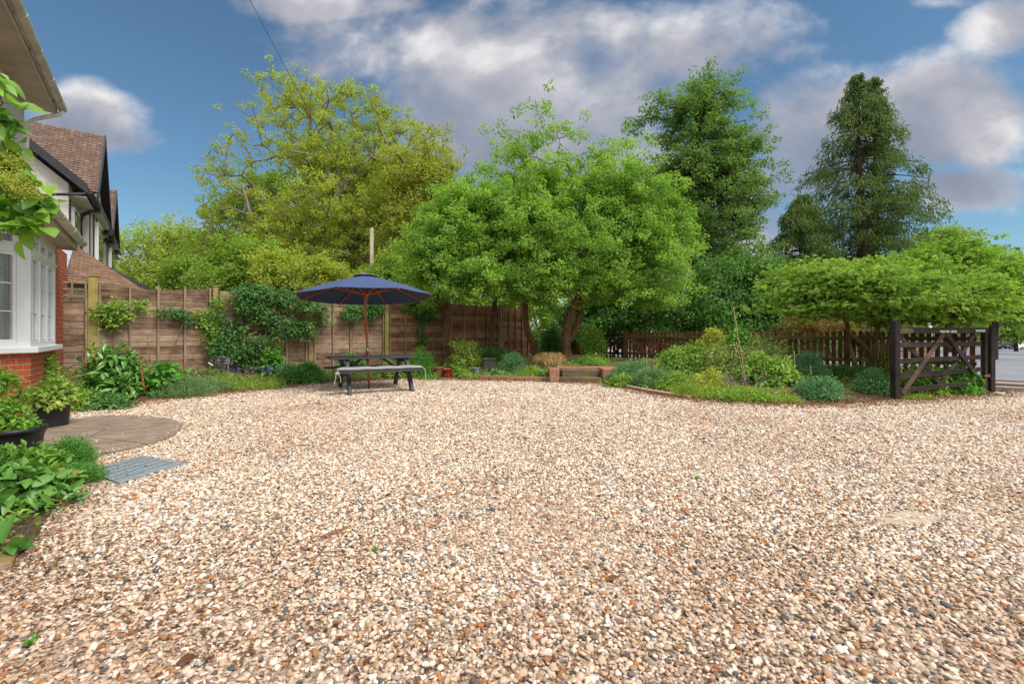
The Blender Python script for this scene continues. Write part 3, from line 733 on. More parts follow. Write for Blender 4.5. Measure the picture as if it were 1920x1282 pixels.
# drain cover
c = sum(DC)/4; u = DC[2]-DC[3]; w = (DC[1]-DC[0]+DC[2]-DC[3])/2; ang = math.atan2(w[1], w[0]); a = .66; bsz = .44
dc = empty('drain_cover', (c[0], c[1], 0), 'grey ribbed plastic drain cover sunk in the gravel by the flagstones', 'drain cover', rz=0)
mb = MB(); mb.prism([tuple(p-c) for p in DC], -.02, .018); e1 = (DC[2]-DC[3]+DC[1]-DC[0])/2; e2 = (DC[0]-DC[3]+DC[1]-DC[2])/2; o0 = DC[3]-c
for i in range(6):
    for j in range(12):
        p = o0+e1*((j+.5)/12)+e2*((i+.5)/6)
        q = e1/np.linalg.norm(e1); mb.box((p[0], p[1], .0195), (np.linalg.norm(e1)/12*.55, np.linalg.norm(e2)/6*.35, .004), rz=math.atan2(q[1], q[0]))
plate = mb.build('plate', 'drain_plastic', dc)
o = MB()
for i in (1, 2, 3, 4, 5):
    p = o0+e2*(i/6); q = p+e1; o.bar((p[0], p[1], .0185), (q[0], q[1], .0185), .006, .003)
o.build('groove', 'black_plastic', plate)

# ------------------------------------------------------------------ brick edgings and the two steps
def course(name, label, pts, w, h, z0, mat, cat, bl=.215):
    """row of bricks along a polyline"""
    pts = [Vector((*p, 0)) for p in pts]; root = empty(name, pts[0], label, cat); mb = MB()
    for a, b in zip(pts[:-1], pts[1:]):
        L = (b-a).length; n = max(1, round(L/bl)); d = (b-a)/n
        for k in range(n):
            c = a+d*(k+.5)-pts[0]; c.z = z0+h/2+random.uniform(-.006, .006)
            mb.box(c, (d.length-.010, w, h), rz=math.atan2(d.y, d.x)+random.uniform(-.02, .02))
    mb.build('brick_row', mat, root, bevel=.006)
    return root
course('brick_edging', 'low mossy brick edging left of the steps, under the blue-green clump', [tuple(EDGE[18]-(.0, .02)), tuple(EDGE[19]-(0, .0))], .11, .13, -.03, 'brick_old', 'edging')
course('brick_edging', 'red brick edging right of the steps, curving round the big flower bed', [(2.06, 9.6), (2.2, 9.2), (2.36, 8.55), (2.6, 7.95), (2.9, 7.4)], .11, .10, -.03, 'brick_old', 'edging')
course('brick_edging', 'sunken brick edging in front of the lavender and the flagstones', [tuple(p) for p in EDGE[10:14]], .09, .055, -.03, 'brick_old', 'edging')
course('brick_edging', 'old brick at the very edge of the bottom left bed', [(-2.55, 2.30), (-2.30, 2.02)], .11, .07, -.03, 'brick_old', 'edging')
st = empty('garden_steps', (1.55, 10.1, 0), 'pair of old timber sleeper steps between low brick piers', 'steps')
mb = MB(); mb.b2(-.50, -.02+.44, -.10, .16, -.03, .11); mb.build('step', 'sleeper_wood', st, bevel=.012)
mb = MB(); mb.b2(-.42, .44, .165, .45, .0, .265); mb.build('step', 'sleeper_wood', st, bevel=.012)
mb = MB(); mb.b2(-.72, -.51, -.10, .42, -.03, .30); o = mb.build('pier', 'brick_old', st, bevel=.006); o['label'] = 'left brick pier with mossy top'
mb = MB(); mb.prism([(.45, -.10), (.66, -.10), (.95, .25), (1.05, .45), (.45, .45)], -.03, .30); o = mb.build('pier', 'brick_old', st, bevel=.006); o['label'] = 'right brick pier that splays out'
mb = MB(); mb.b2(-.50, 1.0, .46, .8, .2, .30); mb.build('landing', 'brick_old', st, bevel=.006)

# ------------------------------------------------------------------ panel fence
PA = np.array((-7.73, 8.4)); PD = np.array((1.47, 1.2)); PDL = np.linalg.norm(PD); PD = PD/PDL; PANG = math.atan2(PD[1], PD[0])
pf = empty('panel_fence', (PA[0], PA[1], 0), 'tall weathered lap panel fence running behind the left bed and under the trees', 'fence', rz=PANG)
def lap_panel(x0, x1, ztop, mat, name='fence_panel', sag=0, nb=3, z0=.12):
    n = 16; rows = 15; V = []; Q = []; RN = []
    cuts = np.cumsum([0]+[random.uniform(.75, 1.25) for _ in range(rows)]); cuts = z0+(ztop-z0)*cuts/cuts[-1]
    for r in range(rows):
        zb = cuts[r]; zt = cuts[r+1]+.02; rv = random.random(); ph = random.random()*9; k0 = len(V)
        if r == rows-1: zt = ztop
        RN += [rv]*(4*(n+1))
        off = [random.uniform(-.010, .010) for _ in range(n+1)]
        for k in range(n+1):
            f = k/n; x = x0+(x1-x0)*f; wv = .005*math.sin(f*7+ph)+off[k]*.3; tv = (-sag*math.sin(math.pi*f)+.008*math.sin(f*9+ph)) if r == rows-1 else 0
            for (y, z) in ((-.013, zb+wv), (-.0045, zt+wv*.3+tv), (.006, zt+wv*.3+tv), (-.004, zb+wv)): V.append((x, y, z))
        for k in range(n):
            a = k0+4*k; b = a+4
            for e in range(4): Q.append((a+e, b+e, b+(e+1) % 4, a+(e+1) % 4))
    p = mesh_np(name, V, None, Q, M[mat], pf, rnd=RN)
    for k in range(nb+2):
        x = x0+.02+(x1-x0-.04)*k/(nb+1)
        mb = MB(); mb.box((x, -.040, (z0+ztop)/2-.01), (.036, .026, ztop-z0+.02)); mb.build('batten', 'batten_wood', p, bevel=.003)
    return p
sp = PDL
tops = [2.03, 1.98, 1.96, 1.95, 1.94, 1.93]
for k in range(6):
    lap_panel(k*sp+.075, (k+1)*sp-.075 if k < 5 else (k+.62)*sp, tops[k], 'panel_wood' if k < 3 else 'panel_wood_red', sag=(.09 if k == 0 else .01))
sec = lap_panel(-.46, -.075, 1.72, 'panel_wood', nb=0)
for k, (w, h, mt) in enumerate(((.135, 2.12, 'post_lichen'), (.10, 2.06, 'post_tan'), (.11, 2.02, 'post_tan'), (.11, 2.0, 'post_lichen'), (.10, 1.99, 'post_tan'), (.10, 1.98, 'post_tan'))):
    mb = MB(); mb.box((k*sp, -.02, h/2-.1), (w, .10, h+.2)); mb.box((k*sp, -.02, h+.012), (w+.03, .13, .02)); mb.build('fence_post', mt, pf, bevel=.005)
tr = MB()
for z in (1.76, 1.88, 2.0): tr.box((-.28, -.02, z), (.42, .02, .028))
for x in (-.46, -.28, -.10): tr.box((x, -.035, 1.88), (.028, .02, .28))
tr.build('trellis', 'post_tan', pf)

# ------------------------------------------------------------------ picket fence and little gate
FANG = math.atan2(FD[1], FD[0])
kf = empty('picket_fence', (FA[0], FA[1], 0), 'low brown picket fence with pointed tops between the big flower bed and the hedge', 'fence', rz=FANG)
def fz(l): p = FA+FD*l; return gz(p[0], p[1]-.1)
def picket(parent, l, zt=1.14, w=.075, mat='picket_wood', y=0.0):
    z0 = max(.12, fz(l)+.03); zt += random.uniform(-.012, .012); mb = MB()
    V = [(l-w/2, z0), (l+w/2, z0), (l+w/2, zt-.035), (l+w*.22, zt-.006), (l-w*.22, zt-.006), (l-w/2, zt-.035)]
    t = random.uniform(-.01, .01); n = len(V)
    vs = [(x+t*(z-z0), y-.009, z) for x, z in V]+[(x+t*(z-z0), y+.009, z) for x, z in V]
    mb._add(vs, [tuple(range(n)), tuple(range(n, 2*n))[::-1]]+[(i, (i+1) % n, n+(i+1) % n, n+i) for i in range(n)])
    return mb.build('picket', mat, parent)
Lend = 2.76*FL
l = .12
while l < Lend-.08:
    if min(abs(l-k*FL) for k in (0, 1, 2)) > .05: picket(kf, l, y=.035)
    l += .118
for l in (-1.42, -1.30, -1.18, -1.07): picket(kf, l, 1.12, y=.035)
for (a, b) in ((0, 1), (1, 2), (2, 2.75)):
    for z in (.98, .52):
        mb = MB(); mb.box(((a+b)/2*FL, -.02, z), ((b-a)*FL-.02, .045, .075)); mb.build('rail', 'picket_rail', kf, bevel=.004)
for z in (.98, .52):
    mb = MB(); mb.box((-1.25, -.02, z), (.5, .045, .07)); mb.build('rail', 'picket_rail', kf, bevel=.004)
for l, w in ((0, .115), (FL, .12), (2*FL, .11), (-.985, .09)):
    mb = MB(); mb.box((l, -.005, .55), (w, .10, 1.22)); mb.build('fence_post', 'picket_wood', kf, bevel=.006)
wg = empty('picket_gate', (FA[0]+FD[0]*-.5, FA[1]+FD[1]*-.5, 0), 'small dark slatted garden gate set in the picket fence beside the tree trunk', 'gate', rz=FANG)
for k in range(7):
    mb = MB(); x = -.38+k*.127; h = 1.08+.0*k; mb.box((x, 0, (h+.36)/2), (.06, .016, h-.36)); mb.build('slat', 'gate_wood', wg)
for z in (1.02, .5):
    mb = MB(); mb.box((0, .03, z), (.84, .03, .07)); mb.build('rail', 'gate_wood', wg)
mb = MB(); mb.bar((-.4, .03, .54), (.4, .03, .98), .03, .06, up=(0, 0, 1)); mb.build('brace', 'gate_wood', wg)
mb = MB(); mb.box((.36, -.03, 1.0), (.09, .02, .03)); mb.build('latch', 'metal', wg)

# ------------------------------------------------------------------ big five-bar gate
GA = np.array((6.2, 7.36)); GB = np.array((8.42, 8.1)); GD = (GB-GA)/np.linalg.norm(GB-GA); GANG = math.atan2(GD[1], GD[0])
bg = empty('field_gate', (GA[0], GA[1], 0), 'dark brown timber five-bar gate with crossed braces standing open at the drive entrance', 'gate', rz=GANG)
def gp2(px, py):
    s = on_line(GA, GD, px); Yd = GA[1]+GD[1]*s; return (s, H-(py-HY)*Yd/F)
def gbar(name, p, q, d, w, y, mat, lab=None):
    a = gp2(*p); b = gp2(*q); mb = MB(); mb.bar((a[0], y, a[1]), (b[0], y, b[1]), w, d, up=(0, 0, 1)); o = mb.build(name, mat, bg, bevel=.005)
    if lab: o['label'] = lab
    return o
s0, zt = gp2(1679, 601); mb = MB(); mb.box((0, 0, .655), (.125, .085, 1.26)); mb.lathe([(.058, 1.28), (.05, 1.298), (.03, 1.306)], (0, 0, 0), 12); o = mb.build('hanging_stile', 'gate_post_wood', bg, bevel=.008)
a = gp2(1708, 619.5); b = gp2(1851, 619.5)
mb = MB(); mb.bar((a[0], 0, a[1]), (b[0], 0, b[1]), .075, .098); top = mb.build('top_bar', 'gate_wood', bg, bevel=.006)
mb = MB(); mb.bar((.05, 0, gp2(1688, 622)[1]), (a[0]+.02, 0, a[1]-.005), .07, .075); mb.build('top_bar', 'gate_brace_wood', bg, bevel=.008)
gbar('rail', (1686, 646.5), (1839, 644), .082, .028, .0, 'gate_wood')
gbar('rail', (1686, 677), (1839, 669), .078, .028, .0, 'gate_wood')
gbar('rail', (1686, 706), (1839, 692), .078, .028, .0, 'gate_wood')
gbar('rail', (1686, 732), (1839, 716), .078, .028, .0, 'gate_wood')
gbar('brace', (1766, 626), (1688, 738), .085, .024, -.027, 'gate_brace_wood')
gbar('brace', (1771, 626), (1845, 730), .078, .024, -.028, 'gate_wood')
gbar('brace', (1688, 626), (1768, 722), .078, .022, .027, 'gate_wood')
gbar('brace', (1829, 630), (1768, 722), .078, .022, .028, 'gate_brace_wood')
a = gp2(1845, 617); b = gp2(1845, 733); mb = MB(); mb.bar((a[0], -.002, a[1]-.05), (b[0], -.002, b[1]), .075, .07, up=(0, 1, 0)); mb.build('shutting_stile', 'gate_post_wood', bg, bevel=.006)
a = gp2(1843, 704); mb = MB(); mb.box((a[0], -.045, a[1]), (.10, .012, .035)); mb.lathe([(.014, -.03), (.014, .03)], (a[0]+.07, -.05, a[1]), 8); mb.build('hinge', 'terracotta', bg)
a = gp2(1832, 620); mb = MB(); mb.box((a[0], -.044, a[1]), (.26, .012, .045)); mb.build('hinge', 'metal', bg, bevel=.003)
# house name carved on the top bar
a = gp2(1757, 621.5); b = gp2(1788.5, 621.5)
def text_mesh(s, width, height, mat, parent, loc, name='lettering', rot=(R(90), 0, 0)):
    c = bpy.data.curves.new(name, 'FONT'); c.body = s; c.size = 1; c.extrude = .02; c.offset = .012; c.space_character = 1.08
    t = bpy.data.objects.new('tmp', c); COL.objects.link(t); dg = bpy.context.evaluated_depsgraph_get(); me = bpy.data.meshes.new_from_object(t.evaluated_get(dg))
    bpy.data.objects.remove(t)
    xs_ = [v.co.x for v in me.vertices]; ys_ = [v.co.y for v in me.vertices]
    for v in me.vertices: v.co = Vector(((v.co.x-min(xs_))/(max(xs_)-min(xs_))*width, (v.co.y-min(ys_))/(max(ys_)-min(ys_))*height, v.co.z*.1))
    o = link(name, me, M[mat], parent); o.location = loc; o.rotation_euler = rot; return o
text_mesh('WAKATIPU  HOUSE', b[0]-a[0], .042, 'white_paint', top, (a[0], -.0405, a[1]-.021), 'house_name')
gpost = empty('gate_post', (GA[0]+GD[0]*0, GA[1]+GD[1]*0, 0), 'thick black square gate post at the right end of the open gate', 'post', rz=GANG)
pl = on_line(GA, GD, 1853.5); q = GA+GD*pl; gpost.location = (q[0]+.02, q[1]+.02, 0); gpost.rotation_euler = (0, 0, GANG)
mb = MB(); mb.box((0, 0, .54), (.13, .14, 1.28)); mb.build('post', 'gate_post_wood', gpost, bevel=.01)
mb = MB(); mb.prism([(-.02, -.16), (.22, -.14), (.25, .0), (.1, .12), (-.1, .1)], -.03, .03); mb.build('concrete_footing', 'kerb_stone', gpost, bevel=.006)
# ------------------------------------------------------------------ own house (left edge)
HANG = math.atan2(.79, -.61)
hs = empty('house', (-6.35, 6.0, 0), 'white rendered house at the left edge with a white bay window over red brick', 'house', rz=HANG)
mb = MB(); mb.b2(-6, 3.3, .6, 7.5, -.1, 5.2); mb.build('wall', 'pebbledash', hs)
mb = MB(); mb.b2(1.86, 3.12, .02, .598, -.1, 2.55); mb.build('brick_wing', 'brick_orange', hs)
base = [(-.6, .6), (0, 0), (1.8, 0), (1.84, .04), (1.84, .6)]
mb = MB(); mb.prism([(-.6, .595), (0.0, .0), (1.8, 0), (1.8, .595)], -.1, .82); mb.build('bay_base', 'brick_orange', hs)
mb = MB(); mb.prism([(-.68, .59), (-.04, -.08), (1.86, -.08), (1.86, .59)], .82, .90); sill = mb.build('sill', 'white_upvc', hs, bevel=.01)
def framed(parent, o, d, L, z0, z1, zt, lights, corner, inward):
    """a run of window: o = start (x,y), d = unit direction, lights across"""
    o = Vector((*o, 0)); d = Vector((*d, 0)); nrm = Vector((*inward, 0)); rz = math.atan2(d.y, d.x)
    fr = MB()
    def bx(s0, s1, za, zb, y0, y1, m=None):
        c = o+d*((s0+s1)/2)+nrm*((y0+y1)/2); (m or fr).box((c.x, c.y, (za+zb)/2), (abs(s1-s0), abs(y1-y0), abs(zb-za)), rz=rz)
    bx(0, corner, z0, z1, 0, .09); bx(L-corner, L, z0, z1, 0, .09)
    a0, a1 = corner, L-corner
    bx(a0, a1, z0, z0+.06, 0, .09); bx(a0, a1, z1-.07, z1, 0, .09); bx(a0, a1, zt, zt+.09, -.012, .09); bx(a0-.02, a1+.02, zt+.03, zt+.055, -.03, -.012)
    w = (a1-a0)/lights
    for k in range(1, lights): bx(a0+w*k-.03, a0+w*k+.03, z0+.06, zt, 0, .09); bx(a0+w*k-.03, a0+w*k+.03, zt+.09, z1-.07, 0, .09)
    for k in range(lights):
        l0 = a0+w*k+(.03 if k else 0); l1 = a0+w*(k+1)-(.03 if k < lights-1 else 0)
        for (za, zb) in ((z0+.06, zt), (zt+.09, z1-.07)):
            for (s0, s1, p, q) in ((l0, l0+.035, za, zb), (l1-.035, l1, za, zb), (l0+.035, l1-.035, za, za+.04), (l0+.035, l1-.035, zb-.04, zb)): bx(s0, s1, p, q, .012, .06)
        za, zb = z0+.10, zt-.04
        for j in (1, 2): bx(l0+.035, l1-.035, za+(zb-za)*j/3-.008, za+(zb-za)*j/3+.008, .030, .044)
        bx((l0+l1)/2-.007, (l0+l1)/2+.007, za, zb, .030, .0435)
    f = fr.build('window_frame', 'white_upvc', parent)
    for k in range(lights):
        l0 = a0+w*k+.05; l1 = a0+w*(k+1)-.05
        for (za, zb) in ((z0+.09, zt-.03), (zt+.12, z1-.10)):
            g = MB(); bx(l0-.01, l1+.01, za, zb, .046, .052, g); g.build('pane', 'glass', f)
    cu = MB()
    n = int(L/.05)
    pts = [(o+d*(a0+(a1-a0)*i/n)+nrm*(.20+.018*math.sin(i*2.2))) for i in range(n+1)]
    for i in range(n):
        if (i/n) % (1/lights) < .62/lights or lights == 1: cu.face([(pts[i].x, pts[i].y, z0), (pts[i+1].x, pts[i+1].y, z0), (pts[i+1].x, pts[i+1].y, z1), (pts[i].x, pts[i].y, z1)])
    c = cu.build('curtain', 'curtain', f)
    return f
k7 = math.sqrt(.5)
framed(hs, (0, 0), (1, 0), 1.8, .90, 2.45, 2.12, 3, .10, (0, 1))
framed(hs, (0, 0), (-k7, k7), .85, .90, 2.45, 2.12, 1, .15, (k7, k7))
mb = MB(); mb.b2(.0, 1.7, .55, .575, .9, 2.45); mb.b2(-.45, 0, .57, .58, .9, 2.45); mb.build('dark_room_sheet', 'black_paint', hs)  # black sheets standing in for the dark room behind the bay glass
mb = MB(); mb.prism([(-.62, .59), (-.06, -.0), (1.82, -.0), (1.82, .59)], 2.45, 2.50); mb.build('bay_head', 'white_upvc', hs)
# bay eaves: soffit, fascia, gutter, small tiled roof
mb = MB(); mb.b2(-1.45, 1.84, -.24, .59, 2.50, 2.52); mb.build('soffit', 'soffit_paint', hs)
mb = MB(); mb.b2(-1.5, 1.86, -.265, -.242, 2.46, 2.62); mb.b2(1.842, 1.865, -.24, .59, 2.46, 2.62); mb.build('fascia', 'soffit_paint', hs, bevel=.003)
def gutter(name, p, q, side, r, mat, parent, nb=3):
    n = 12; prof = [(r*math.cos(math.pi+math.pi*k/n), r*math.sin(math.pi+math.pi*k/n)) for k in range(n+1)]+[(.9*r*math.cos(2*math.pi-math.pi*k/n), .9*r*math.sin(2*math.pi-math.pi*k/n)) for k in range(n+1)]
    mb = MB(); mb.extr(prof, p, q, side); g = mb.build(name, mat, parent, smooth=False)
    p = Vector(p); q = Vector(q); L = (q-p).length; d = (q-p)/L; k = .4
    prof2 = [(a*1.12, b*1.12) for a, b in prof[:n+1]]+[(a*1.01, b*1.01) for a, b in prof[n+1:]]
    while k < L: mb = MB(); mb.extr(prof2, p+d*(L-k), p+d*(L-k+.05), side); mb.build('gutter_bracket', mat, g); k += .95
    e = MB(); e.extr(prof[:n+1], q, q+d*.012, side); e.build('end_cap', mat, g)
    return g
gutter('gutter', (-1.6, -.33, 2.58), (1.72, -.33, 2.58), (0, 1, 0), .062, 'gutter_plastic', hs)
def tile_roof(name, a, b, c, d, rows, mat, parent, tw=.11, lift=.02):
    """a,b eave ends; d,c ridge ends (a-d and b-c are the rakes); courses of plain tiles as stepped strips"""
    a, b, c, d = map(Vector, (a, b, c, d)); nrm = (b-a).cross(d-a)
    if nrm.length < 1e-6: nrm = (b-a).cross(c-a)
    nrm.normalize(); nrm = -nrm if nrm.z < 0 else nrm
    V = []; Q = []; U = []
    for r in range(rows):
        f0, f1 = r/rows, min(1, (r+1.15)/rows)
        p0, p1 = a.lerp(d, f0), b.lerp(c, f0); q0, q1 = a.lerp(d, f1), b.lerp(c, f1)
        n = max(2, int((p1-p0).length/.25)); k0 = len(V); off = (r % 2)*.5
        for k in range(n+1):
            t = k/n; w = nrm*(lift+random.uniform(-.003, .003)); P0 = p0.lerp(p1, t); P1 = q0.lerp(q1, t)
            V += [P0, P0+w, P1+nrm*.003]; x = (P0-a).dot((b-a).normalized())/tw+off
            U += [(x, r+.02), (x, r+.04), (x, r+.98)]
        for k in range(n):
            i = k0+3*k; Q += [(i, i+3, i+4, i+1), (i+1, i+4, i+5, i+2)]
    o = mesh_np(name, [tuple(v) for v in V], None, Q, M[mat], parent, uv=U)
    m = MB(); m._add([a, b, c, d, a-nrm*.05, b-nrm*.05, c-nrm*.05, d-nrm*.05], [(0, 1, 2, 3), (7, 6, 5, 4), (0, 4, 5, 1), (1, 5, 6, 2), (2, 6, 7, 3), (3, 7, 4, 0)])
    m.build('roof_deck', 'black_paint', o)
    return o
tile_roof('roof', (-1.5, -.28, 2.64), (1.88, -.28, 2.64), (1.88, .6, 3.05), (-1.5, .6, 3.05), 9, 'roof_tiles', hs)
# main eaves
mb = MB(); mb.b2(-6, 3.36, .20, .60, 5.20, 5.225); mb.build('soffit', 'soffit_paint', hs)
mb = MB(); mb.b2(-6, 3.38, .172, .198, 5.17, 5.33); mb.build('fascia', 'soffit_paint', hs, bevel=.003)
gutter('gutter', (-5.5, .10, 5.29), (3.28, .10, 5.29), (0, 1, 0), .066, 'gutter_plastic', hs, 6)
tile_roof('roof', (-6, .16, 5.36), (3.42, .16, 5.36), (3.42, 4.0, 8.5), (-6, 4.0, 8.5), 30, 'roof_tiles', hs)
mb = MB(); mb.b2(3.30, 3.42, .2, .62, 5.23, 5.33); mb.build('verge_trim', 'terracotta', hs)
mb = MB(); mb.tube([(3.22, .10, 5.24), (3.22, .12, 5.16), (3.30, .46, 5.0), (3.345, .56, 4.93), (3.345, .58, 4.5), (3.345, .58, 2.6)], .036, 10); mb.build('downpipe', 'white_paint', hs, smooth=True)
# lead flashing between the brick wing and the neighbour's low roof
# ------------------------------------------------------------------ neighbour's house
nh = empty('house', (-11.6, 11.9, 0), 'neighbouring house with black bargeboards, white pebbledash and red tiled gables', 'house', rz=HANG)
mb = MB(); mb.b2(0, 13, 0, 7, -.2, 5.0); mb._add([(0, 0, 5.0), (0, 7, 5.0), (0, 3.5, 8.1), (.25, 0, 5.0), (.25, 7, 5.0), (.25, 3.5, 8.1)], [(0, 1, 2), (3, 5, 4), (0, 2, 5, 3), (1, 4, 5, 2)]); mb.build('wall', 'pebbledash', nh)
tile_roof('roof', (-.28, -.36, 4.98), (13.2, -.36, 4.98), (13.2, 3.5, 8.4), (-.28, 3.5, 8.4), 30, 'roof_tiles', nh)
mb = MB(); mb._add([(-.30, -.40, 4.74), (-.30, -.40, 4.98), (-.30, 3.5, 8.42), (-.30, 3.5, 8.16), (-.25, -.40, 4.74), (-.25, -.40, 4.98), (-.25, 3.5, 8.42), (-.25, 3.5, 8.16)],
                   [(0, 1, 2, 3), (7, 6, 5, 4), (0, 4, 5, 1), (2, 6, 7, 3), (0, 3, 7, 4), (1, 5, 6, 2)]); mb.build('bargeboard', 'black_paint', nh)
mb = MB(); mb.tube([(-.26, .75, 5.35), (-.05, .6, 4.9), (-.05, .62, 4.55)], .012, 6); mb.tube([(-.3, -.36, 4.72), (-.12, .35, 4.62), (-.06, .42, 4.5), (-.06, .42, 2.2)], .038, 8); mb.build('downpipe', 'black_paint', nh, smooth=True)
mb = MB(); mb.b2(.02, 1.6, -.34, -.02, 4.70, 4.72); mb.b2(6, 6.9, -.34, -.02, 4.70, 4.72); mb.b2(10.2, 13, -.34, -.02, 4.7, 4.72); mb.build('soffit', 'white_paint', nh)
mb = MB(); mb.tube([(-.25, -.44, 4.80), (1.7, -.44, 4.80)], .06, 8); mb.tube([(5.8, -.44, 4.80), (7.0, -.44, 4.80)], .06, 8); mb.build('gutter', 'black_paint', nh)
def gable_wing(x0, x1, y0, ze, zr, zb):
    xm = (x0+x1)/2; ov = .22
    w = MB(); w.b2(x0+.15, x1-.15, y0, .01, zb, ze-.05); w._add([(x0+.15, y0, ze-.05), (x1-.15, y0, ze-.05), (xm, y0, zr-.18), (x0+.15, 3.0, ze-.05), (x1-.15, 3.0, ze-.05), (xm, 3.0, zr-.18)], [(0, 1, 2), (3, 5, 4), (0, 2, 5, 3), (1, 4, 5, 2)])
    wl = w.build('gable_wing', 'pebbledash', nh)
    for s, xe in ((1, x0-.08), (-1, x1+.08)):
        if s == 1: tile_roof('roof', (xe, y0-ov, ze-.08), (xe, 3.4, ze-.08), (xm, 3.4, zr), (xm, y0-ov, zr), 26, 'roof_tiles', nh)
        else: tile_roof('roof', (xe, 3.4, ze-.08), (xe, y0-ov, ze-.08), (xm, y0-ov, zr), (xm, 3.4, zr), 26, 'roof_tiles', nh)
        b = MB(); y = y0-ov-.03; b._add([(xe, y, ze-.34), (xe, y, ze-.06), (xm, y, zr+.02), (xm, y, zr-.28), (xe, y+.05, ze-.34), (xe, y+.05, ze-.06), (xm, y+.05, zr+.02), (xm, y+.05, zr-.28)],
                        [(0, 1, 2, 3), (7, 6, 5, 4), (0, 4, 5, 1), (2, 6, 7, 3), (0, 3, 7, 4), (1, 5, 6, 2)]); b.build('bargeboard', 'black_paint', wl)
    b = MB(); b.b2(x0-.05, x1+.05, y0-ov, y0-.01, ze-.42, ze-.20); b.b2(x0+.1, x0+.3, y0-ov-.05, y0-.02, ze-.62, ze-.42); b.b2(x1-.3, x1-.1, y0-ov-.05, y0-.02, ze-.62, ze-.42)
    for k in range(5):
        x = x0+.4+(x1-x0-.8)*k/4; b.b2(x-.04, x+.04, y0-.022, y0-.003, zb, ze-.45)
    b.build('timber_framing', 'black_paint', wl)
    s = MB(); s.b2(x0+.1, x1-.1, y0-ov+.01, y0-.01, ze-.46, ze-.425); s.build('soffit', 'white_paint', wl)
    ww = MB(); ww.b2(xm-.7, xm+.7, y0-.12, y0-.025, zb+.45, ze-.65); wf = ww.build('window_frame', 'white_upvc', wl)
    for k in range(3):
        g = MB(); g.b2(xm-.64+k*.45, xm-.26+k*.45, y0-.127, y0-.122, zb+.52, ze-.72); g.build('pane', 'car_glass', wf)
    return wl
gable_wing(1.6, 5.9, -.22, 5.3, 7.65, 2.6)
gable_wing(7.0, 10.2, -.22, 5.2, 7.05, 2.6)
for (x0, x1) in ((.25, 1.35),):
    mb = MB(); mb.b2(x0, x1, -.09, -.003, 2.7, 4.45); wf = mb.build('window_frame', 'white_upvc', nh)
    for k in range(3):
        for (za, zb) in ((2.78, 3.85), (3.95, 4.37)):
            g = MB(); g.b2(x0+.06+k*.35, x0+.33+k*.35, -.097, -.092, za, zb); g.build('pane', 'car_glass', wf)
    for x in (x0-.12, x1+.12):
        g = MB(); g.b2(x-.05, x+.05, -.03, -.003, 2.5, 4.6); g.build('timber_framing', 'black_paint', nh)
mb = MB(); mb.tube([(1.55, -.42, 4.75), (1.55, -.10, 4.5), (1.55, -.07, 4.3), (1.55, -.07, 2.2)], .045, 8); mb.tube([(6.3, -.42, 4.75), (6.3, -.10, 4.4), (6.3, -.07, 2.2)], .045, 8); mb.build('downpipe', 'black_paint', nh, smooth=True)
# low tiled outbuilding between the two houses
A_ = P(120.5, 525, 9.55); B_ = P(268, 542, 11.5); T_ = P(140, 462, 11.6); A2 = P(60, 470, 11.0)
ob = empty('outbuilding', (A_.x, A_.y, 0), 'low outbuilding with a hipped red tile roof showing over the fence', 'outbuilding')
o0 = Vector((A_.x, A_.y, 0)); a = A_-o0; b = B_-o0; tt = T_-o0
a.z = b.z = 2.18
tile_roof('roof', a, b, tt+Vector((.02, .02, 0)), tt, 17, 'roof_tiles_light', ob)
bk = tt+Vector((-3, 3, 0)); bk2 = Vector((b.x-2, b.y+4, 2.18))
tile_roof('roof', b, bk2, bk, tt, 17, 'roof_tiles_light', ob)
mb = MB(); w1 = a+Vector((-.18, .1, 0)); w2 = b+Vector((-.25, -.1, 0)); w3 = bk2+Vector((-.3, -.3, 0))
mb.prism([(w1.x-3, w1.y+.3), (w1.x, w1.y), (w2.x, w2.y), (w3.x, w3.y)], -.1, 2.12); mb.build('wall', 'pebbledash', ob)
mb = MB(); mb.bar(a+Vector((0, 0, -.03)), b+Vector((0.02, .03, -.03)), .09, .085); mb.build('gutter', 'black_paint', ob, bevel=.01)
mb = MB(); n_ = (b-a).normalized(); e0 = a+Vector((-.06, -.10, .03)); e1 = tt+Vector((-.02, -.12, .04)); off = n_*.0+Vector((.17, -.02, 0))
mb._add([e0, e0+off, e1+off*.9, e1, e0+Vector((0, 0, -.03)), e0+off+Vector((0, 0, -.03)), e1+off*.9+Vector((0, 0, -.03)), e1+Vector((0, 0, -.03))], [(0, 1, 2, 3), (7, 6, 5, 4), (0, 4, 5, 1), (1, 5, 6, 2), (2, 6, 7, 3), (3, 7, 4, 0)]); mb.build('lead_flashing', 'lead', ob)

